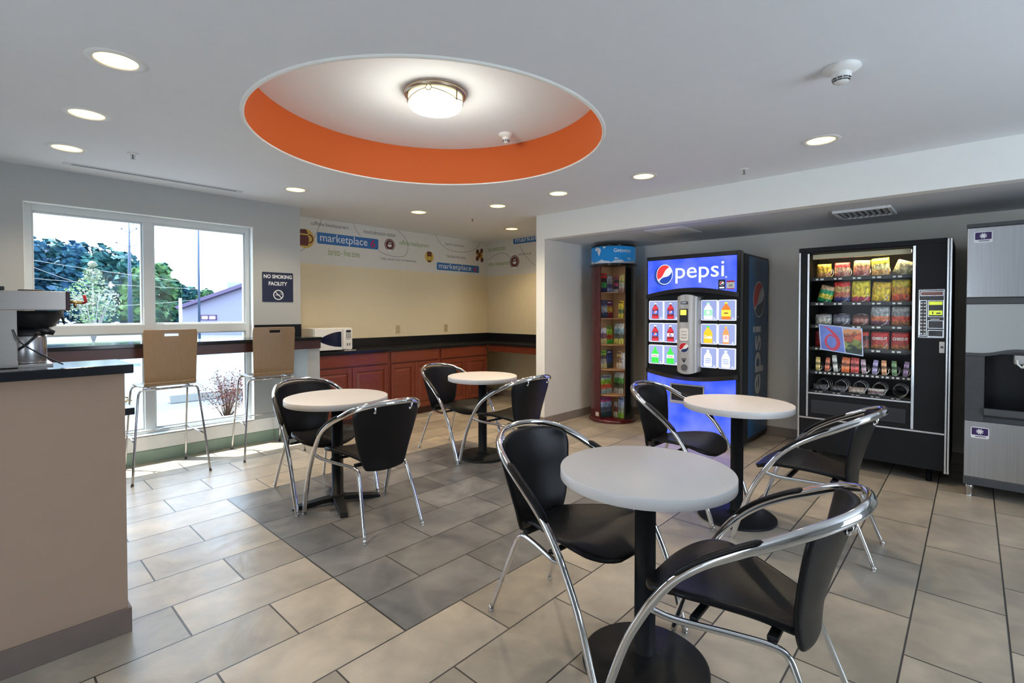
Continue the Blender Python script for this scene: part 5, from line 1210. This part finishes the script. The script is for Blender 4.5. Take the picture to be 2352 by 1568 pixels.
# brochures: left wall of the open quadrant runs at -45deg, right wall at +45deg (viewer right = +y)
def cover(nm, cols, **k): return bands('cover_' + nm, [(i / len(cols), c) for i, c in enumerate(cols)], **k)
shz = [SH[0], SH[1], SH[2], SH[3], SH[4], .047]
BRO = [ # shelf, side(-1 left, +1 right), along-from-centre, width, height, colours, label
 (0, -1, .180, .095, .24, [(.03, .03, .10), (.05, .25, .06), (.04, .02, .03), (.50, .02, .02)], 'red-topped dark brochure at the left of the top shelf'),
 (0, -1, .075, .095, .215, [(.35, .38, .55), (.10, .10, .20), (.35, .36, .38), (.30, .30, .32)], 'lilac and grey brochure with dark figure on the top shelf'),
 (0, 1, .075, .080, .205, [(.60, .58, .55), (.05, .04, .05), (.55, .10, .18), (.08, .06, .07), (.45, .10, .14)], 'narrow white-framed brochure right of the corner on the top shelf'),
 (0, 1, .170, .090, .22, [(.50, .30, .25), (.60, .58, .50), (.55, .56, .20), (.62, .48, .12)], 'pale yellow brochure at the right of the top shelf'),
 (1, -1, .170, .095, .225, [(.02, .04, .10), (.30, .32, .38), (.04, .05, .12)], 'navy brochure at the left of the second shelf'),
 (1, -1, .075, .090, .22, [(.20, .02, .04), (.55, .35, .08), (.10, .02, .10)], 'maroon and gold brochure on the second shelf'),
 (1, 1, .160, .085, .215, [(.60, .55, .08), (.15, .20, .10), (.68, .62, .08), (.70, .50, .03)], 'bright yellow brochure standing alone on the second shelf'),
 (2, -1, .180, .100, .20, [(.50, .42, .20), (.20, .10, .15), (.55, .50, .55)], 'white and mauve brochure at the left of the third shelf'),
 (2, -1, .075, .100, .22, [(.04, .35, .04), (.40, .06, .03), (.30, .50, .04), (.25, .45, .05)], 'lime green brochure on the third shelf'),
 (2, 1, .125, .165, .255, [(.50, .50, .12), (.10, .12, .10), (.25, .40, .50), (.60, .62, .60)], 'large magazine with blue sea view on the third shelf'),
 (3, -1, .180, .100, .225, [(.48, .42, .20), (.30, .28, .26), (.10, .08, .08), (.20, .45, .04)], 'green-topped brochure at the left of the fourth shelf'),
 (3, -1, .075, .095, .225, [(.04, .05, .04), (.05, .08, .25), (.03, .04, .15)], 'dark navy brochure on the fourth shelf'),
 (3, 1, .130, .080, .215, [(.55, .48, .38), (.30, .20, .12), (.60, .42, .18)], 'tan and orange brochure on the fourth shelf'),
 (3, 1, .195, .070, .20, [(.50, .52, .60), (.60, .62, .66)], 'pale blue-white leaflet at the right of the fourth shelf'),
 (4, -1, .130, .185, .23, [(.25, .36, .36), (.50, .10, .05), (.25, .45, .05), (.30, .38, .36)], 'wide magazine with fruit and green plants on the fifth shelf'),
 (4, 1, .125, .160, .265, [(.35, .35, .34), (.06, .08, .05), (.10, .35, .08), (.55, .55, .55)], 'magazine with a green tree cover on the fifth shelf'),
 (5, -1, .130, .185, .255, [(.02, .04, .05), (.08, .10, .14), (.30, .40, .60), (.45, .05, .15)], 'dark magazine with pink top on the bottom shelf'),
 (5, 1, .075, .060, .19, [(.60, .58, .40), (.25, .08, .05), (.50, .45, .42)], 'small cream leaflet on the bottom shelf'),
 (5, 1, .165, .095, .265, [(.20, .38, .05), (.30, .36, .30), (.45, .55, .72), (.30, .40, .62)], 'tall sky blue and green brochure at the right of the bottom shelf')]
for i, (s_, sd_, al_, w, h, cols, lb) in enumerate(BRO):
    z = shz[s_]; ang = math.radians(45) * sd_
    # wall direction u (from centre outward) and normal n (toward the opening axis)
    u = Vector((math.cos(ang), math.sin(ang))); nn = Vector((math.sin(abs(ang)), -math.cos(ang) * sd_))
    p = u * al_ + nn * .024
    wp = Matrix.Rotation(dirc, 3, 'Z') @ Vector((p.x, p.y, 0))
    # brochure local: x along wall as read left-to-right, y into the wall
    vx = Vector((math.cos(ang), math.sin(ang))) * (sd_)      # left side: reading direction runs inward
    rz = math.atan2(vx.y, vx.x) + dirc
    m = MB(); m.box(-w / 2, w / 2, -.0035, .0035, 0, h)
    t = thing('brochure', lb, 'brochure', (RKX + wp.x, RKY + wp.y, z + .002), rz, 'brochures in the round rack')
    o = m.build('cover', cover(str(i), cols, ns=9, amt=.16, rough=.35), t); o.rotation_euler = (-.05, 0, 0)
    m = MB(); m.box(-w * .40, w * .30, -.0045, -.0036, h * .86, h * .92); o2 = m.build('title', mat('title_white' if i % 2 else 'title_dark', (.65, .65, .62) if i % 2 else (.10, .08, .12), .4), t); o2.rotation_euler = (-.05, 0, 0)
# ================================================================== outdoors
asph = mat('parking_asphalt', (.075, .09, .11), .9, nz=.12, ns=3); conc = mat('concrete_walk', (.30, .30, .29), .9, nz=.08, ns=4)
struct(MB().box(-60, 60, 8.05, 90, -.12, -.02).build('ground', asph))
struct(MB().box(-12, 20, 6.85, 8.04, -.12, .02).build('ground.001', conc))
struct(MB().box(-12, 20, 5.70, 6.84, -.20, .0).build('ground.002', mat('bed_soil', (.10, .08, .06), .95, nz=.4, ns=20)))
m = MB(); rnd = random.Random(3)
for i in range(1500):
    x, y = rnd.uniform(-1.5, 5.5), rnd.uniform(5.74, 6.82); r = rnd.uniform(.012, .028); a = rnd.uniform(0, 6)
    m.add([(x + r * math.cos(a + q * 2.1), y + r * math.sin(a + q * 2.1), .0) for q in range(3)] + [(x, y, r * .9)], [(0, 1, 3), (1, 2, 3), (2, 0, 3)])
tag(m.build('gravel_bed', mat('dark_gravel', (.07, .062, .055), .8, nz=.5, ns=30)), 'dark gravel covering the planting bed outside the window', 'gravel', kind='stuff')
t = thing('wheel_stop', 'white concrete wheel stop on the parking lot outside', 'wheel stop', (2.0, 8.85, -.02))
MB().prism([(0, 0), (.18, 0), (.14, .13), (.04, .13)], 0, 0, 1.8).build('concrete_bar', mat('stop_white', (.20, .20, .195), .8), t, bevel=.015)
g = far(160, 770, 26); tag(MB().box(g.x - 3.5, g.x + 4.5, 24, 29, -.02, .03).build('lawn', mat('lawn_green', (.05, .12, .02), .95, nz=.4, ns=8)), 'strip of green lawn beyond the parking lot', 'lawn', kind='stuff')

def foliage(m, blobs, n, size, rnd, up=.3):
    for _ in range(n):
        bx_, by_, bz_, br_ = blobs[rnd.randrange(len(blobs))]
        d = Vector((rnd.gauss(0, 1), rnd.gauss(0, 1), rnd.gauss(0, 1))).normalized(); rr = br_ * (.55 + .45 * rnd.random() ** .4)
        c = Vector((bx_, by_, bz_)) + d * rr; s_ = size * rnd.uniform(.6, 1.3)
        a = Vector((rnd.gauss(0, 1), rnd.gauss(0, 1), rnd.gauss(0, 1))).normalized(); n2 = (d + a * .8).normalized(); t1 = n2.cross(Vector((.3, .2, 1))).normalized() * s_; t2 = n2.cross(t1.normalized()) * s_ * .6
        m.add([c - t1, c + t2, c + t1, c - t2], [(0, 1, 2, 3)])
leafm = {}
def leaf(nm, c1, c2):
    if nm in leafm: return leafm[nm]
    m_ = bpy.data.materials.new(nm); nt, b = nodes_of(m_); gm = nt.nodes.new('ShaderNodeTexCoord'); n_ = nt.nodes.new('ShaderNodeTexNoise'); n_.inputs['Scale'].default_value = 1.3; n_.inputs['Detail'].default_value = 6
    r = nt.nodes.new('ShaderNodeValToRGB'); r.color_ramp.elements[0].position = .38; r.color_ramp.elements[0].color = (*c1, 1); r.color_ramp.elements[1].position = .65; r.color_ramp.elements[1].color = (*c2, 1)
    nt.links.new(gm.outputs['Object'], n_.inputs['Vector']); nt.links.new(n_.outputs['Fac'], r.inputs[0]); nt.links.new(r.outputs[0], b.inputs['Base Color']); b.inputs['Roughness'].default_value = .7; b.inputs['Specular IOR Level'].default_value = .2
    leafm[nm] = m_; return m_
def tree(label, px, top, rpx, dep, seed, lm, n=1500, lsz=.30):
    base = far(px, HOR, dep); k = dep / F_PX; H_ = CAMH + (HOR - top) * k; R_ = rpx * k; rnd = random.Random(seed)
    t = thing('tree', label, 'tree', (base.x, base.y, -.02), 0, 'trees beyond the parking lot')
    bl = [(rnd.uniform(-.55, .55) * R_, rnd.uniform(-.4, .4) * R_, H_ * rnd.uniform(.30, .80), R_ * rnd.uniform(.4, .62)) for _ in range(9)] + [(0, 0, H_ - R_ * .55, R_ * .55), (-.5 * R_, 0, H_ * .28, R_ * .6), (.5 * R_, 0, H_ * .28, R_ * .6), (0, 0, H_ * .2, R_ * .6)]
    m = MB(); foliage(m, bl, n, lsz, rnd)
    for b_ in bl: m.sphere(b_[:3], b_[3] * .62, 10)
    m.build('foliage', lm, t)
    MB().tube([(0, 0, 0), (.05, 0, H_ * .4), (0, 0, H_ * .7)], [.22, .16, .08], 8).build('trunk', mat('bark', (.10, .08, .07), .9, nz=.3), t)
teal = leaf('leaf_teal', (.006, .040, .060), (.035, .12, .095)); grn1 = leaf('leaf_green', (.012, .06, .04), (.09, .17, .05)); blu = leaf('leaf_blue', (.008, .038, .085), (.025, .095, .12))
TR = [(70, 540, 62, 40, blu, 'tall dark tree at the left edge of the window view'), (128, 548, 54, 42, teal, 'tall teal tree second from the left window edge'), (182, 552, 54, 40, blu, 'broad tree rising behind the pale sapling'),
      (236, 562, 54, 41, teal, 'tree crown just right of the pale sapling'), (290, 580, 52, 39, teal, 'dark tree directly behind the tall utility pole'), (330, 608, 44, 38, grn1, 'lower tree at the window mullion, left pane side'),
      (370, 603, 36, 40, grn1, 'yellow-green topped tree right of the window mullion'), (407, 648, 32, 43, teal, 'small dark tree behind the white post'), (436, 657, 30, 46, teal, 'distant tree left of the dark lamp pole'), (477, 664, 22, 46, grn1, 'distant tree right of the dark lamp pole, above the gable roof')]
for i, (px, top_, r, dp, lm, lb) in enumerate(TR): tree(lb, px, top_, r, dp, 11 + i, lm)
# pale sapling
sap = far(214, HOR, 13); t = thing('sapling', 'pale pink and green young tree standing in front of the dark trees', 'tree', (sap.x, sap.y, -.02)); rnd = random.Random(5)
m = MB(); 
for i in range(9):
    a = 2 * PI * i / 9; m.tube([(0, 0, .6), (.16 * math.cos(a), .16 * math.sin(a), 1.1), (.42 * math.cos(a), .42 * math.sin(a), 1.9)], [.022, .014, .006], 6)
m.tube([(0, 0, 0), (0, 0, 1.2), (0, 0, 2.5)], [.035, .025, .008], 8); m.build('trunk', mat('pale_bark', (.22, .20, .19), .8), t)
bl = [(0, 0, 1.95, .42), (-.25, 0, 1.8, .35), (.22, .1, 1.65, .38), (.1, -.1, 1.35, .40), (-.15, .1, 1.45, .36), (0, 0, 2.35, .20), (0, 0, 2.62, .08)]
m = MB(); foliage(m, bl, 1700, .038, rnd); m.build('foliage', leaf('leaf_pale', (.10, .22, .06), (.36, .33, .28)), t)
# red shrub and yellow shrub near the glass
def shrub(label, x, y, h, w, lm, seed, n=900, stem=(.10, .055, .035), ls=.018):
    t = thing('shrub', label, 'shrub', (x, y, 0)); rnd = random.Random(seed); m = MB(); tips = []
    for i in range(46):
        a = rnd.uniform(0, 2 * PI); r = w * rnd.uniform(.2, 1); hh = h * rnd.uniform(.6, 1.0)
        P = [(0, 0, 0), (r * .35 * math.cos(a), r * .35 * math.sin(a), hh * .45), (r * math.cos(a), r * math.sin(a), hh)]; m.tube(P, [.005, .003, .0015], 5)
        tips += [(Vector(P[1]).lerp(Vector(P[2]), rnd.random())) for _ in range(n // 46)]
    m.build('stems', mat('stem_brown', stem, .8), t); m = MB()
    for c in tips:
        c = c + Vector((rnd.gauss(0, .03), rnd.gauss(0, .03), rnd.gauss(0, .02))); a = Vector((rnd.gauss(0, 1), rnd.gauss(0, 1), rnd.gauss(0, 1))).normalized(); t1 = a.cross(Vector((0, .1, 1))).normalized() * ls; t2 = a.cross(t1.normalized()) * ls * .6
        m.add([c - t1, c + t2, c + t1, c - t2], [(0, 1, 2, 3)])
    m.build('leaves', lm, t)
shrub('red-leaved barberry shrub just outside the window between the two bar stools', 2.11, 6.75, .64, .36, leaf('leaf_red', (.06, .015, .02), (.17, .055, .04)), 2, 1300, ls=.012)
shrub('yellow-orange shrub outside the window at the coffee counter end', .93, 6.75, .50, .22, leaf('leaf_yellow', (.14, .06, .01), (.17, .14, .02)), 4, 700)
# poles
pm = mat('pole_steel_blue', (.03, .05, .09), .6); b0 = far(299, HOR, 32)
t = thing('utility_pole', 'very tall tapering steel utility pole with thin side arms', 'pole', (b0.x, b0.y, -.02)); k = 32 / F_PX
zt = CAMH + (HOR - 498) * k
rx = Vector((math.sin(TH), -math.cos(TH), 0))
MB().tube([(0, 0, 0), (0, 0, zt * .5), (0, 0, zt)], [.15, .10, .03], 12).build('shaft', pm, t)
for yy, wv2 in ((529, 17), (561, 29)):
    z = CAMH + (HOR - yy) * k
    for s_ in (-1, 1):
        e = rx * (s_ * wv2 * k * 1.0); m = MB(); m.tube([(0, 0, z - .18), (e.x * .5, e.y * .5, z - .02), (e.x, e.y, z + .10)], .022, 6); m.sphere((e.x, e.y, z + .12), .06, 8); m.build('side_arm', pm, t)
b0 = far(457.5, HOR, 20); k = 20 / F_PX
t = thing('lamp_pole', 'straight dark parking lot lamp pole in the right window pane', 'pole', (b0.x, b0.y, -.02)); zt = CAMH + (HOR - 470) * k
MB().tube([(0, 0, 0), (0, 0, zt)], [.050, .036], 12).build('shaft', pm, t); MB().cyl((0, 0, 0), .12, .30, 16).build('footing', conc, t)
MB().box(-.35, .35, -.14, .14, zt, zt + .10).build('lamp_head', pm, t)
b0 = far(414.5, HOR, 16); t = thing('white_post', 'short white post in front of the trees near the building', 'post', (b0.x, b0.y, -.02)); MB().box(-.035, .035, -.035, .035, 0, CAMH + .45).build('post_shaft', white_paint, t)
# neighbouring building with a gable roof: wall follows the street direction
dep = 30; k = dep / F_PX; pL = far(405, HOR, dep); rr = rx
t = thing('neighbour_building', 'pale lilac building with a dark sloping gable roof line beyond the lot', 'building', (pL.x, pL.y, -.02))
ang = math.atan2(rr.y, rr.x); t.rotation_euler = (0, 0, ang)
siding = mat('lilac_siding', (.21, .195, .27), .8, nz=.05, ns=4)
def bx_(px): return (px - 405) * k
def bz_(py): return CAMH + (HOR - py) * k
rl = [(bx_(418), bz_(709)), (bx_(560), bz_(660)), (bx_(700), bz_(612)), (bx_(980), bz_(709))]
MB().prism([(bx_(418), 0)] + rl + [(bx_(980), 0)], 1, 0, 8).build('siding_wall', siding, t)
m = MB()
for a, b in ((rl[0], rl[2]), (rl[2], rl[3])): m.prism([a, b, (b[0], b[1] + .22), (a[0] - .2, a[1] + .14)], 1, -.4, 8.3)
m.build('roof', mat('roof_purple', (.09, .06, .12), .7), t)
w_ = MB(); a, b, c, d = bx_(461), bx_(498), bz_(734), bz_(722); f = .06
w_.box(a, b, -.06, 0, d - f, d); w_.box(a, b, -.06, 0, c, c + f); w_.box(a, a + f, -.06, 0, c, d); w_.box(b - f, b, -.06, 0, c, d); w_.box((a + b) / 2 - f / 2, (a + b) / 2 + f / 2, -.06, 0, c, d); wfr = w_.build('window', mat('frame_maroon', (.10, .04, .10), .6), t)
MB().box(a + f, b - f, -.02, 0, c + f, d - f).build('pane', mat('window_pale', (.45, .45, .55), .3), wfr)
b0 = far(545, HOR, 45); k2 = 45 / F_PX; t = thing('rooftop_unit', 'grey-blue flat building block rising behind the gable roof', 'building', (b0.x, b0.y, -.02)); t.rotation_euler = (0, 0, ang)
MB().box(-22 * k2, 60 * k2, 0, 6, 0, CAMH + (HOR - 648) * k2).build('block_wall', mat('block_grey', (.30, .36, .44), .8), t)
# overhead wires
wm = mat('wire_pale', (.20, .21, .22), .5)
for i, (a, b, lb) in enumerate((((52, 590), (300, 628), 'uppermost overhead wire across the trees'), ((52, 634), (345, 655), 'second overhead wire running to the utility pole'), ((52, 600), (160, 640), 'slanting overhead wire at the left of the window view'), ((240, 700), (400, 690), 'lowest overhead wire right of the pale sapling'))):
    p, q = far(*a, 30), far(*b, 30); d = q - p; p2, q2 = p - d * .6, q + d * .6; mid = (p2 + q2) / 2 - Vector((0, 0, .12))
    tag(MB().tube(catmull([p2, mid, q2], 8), .010, 5).build('overhead_wire', wm), lb, 'wire')
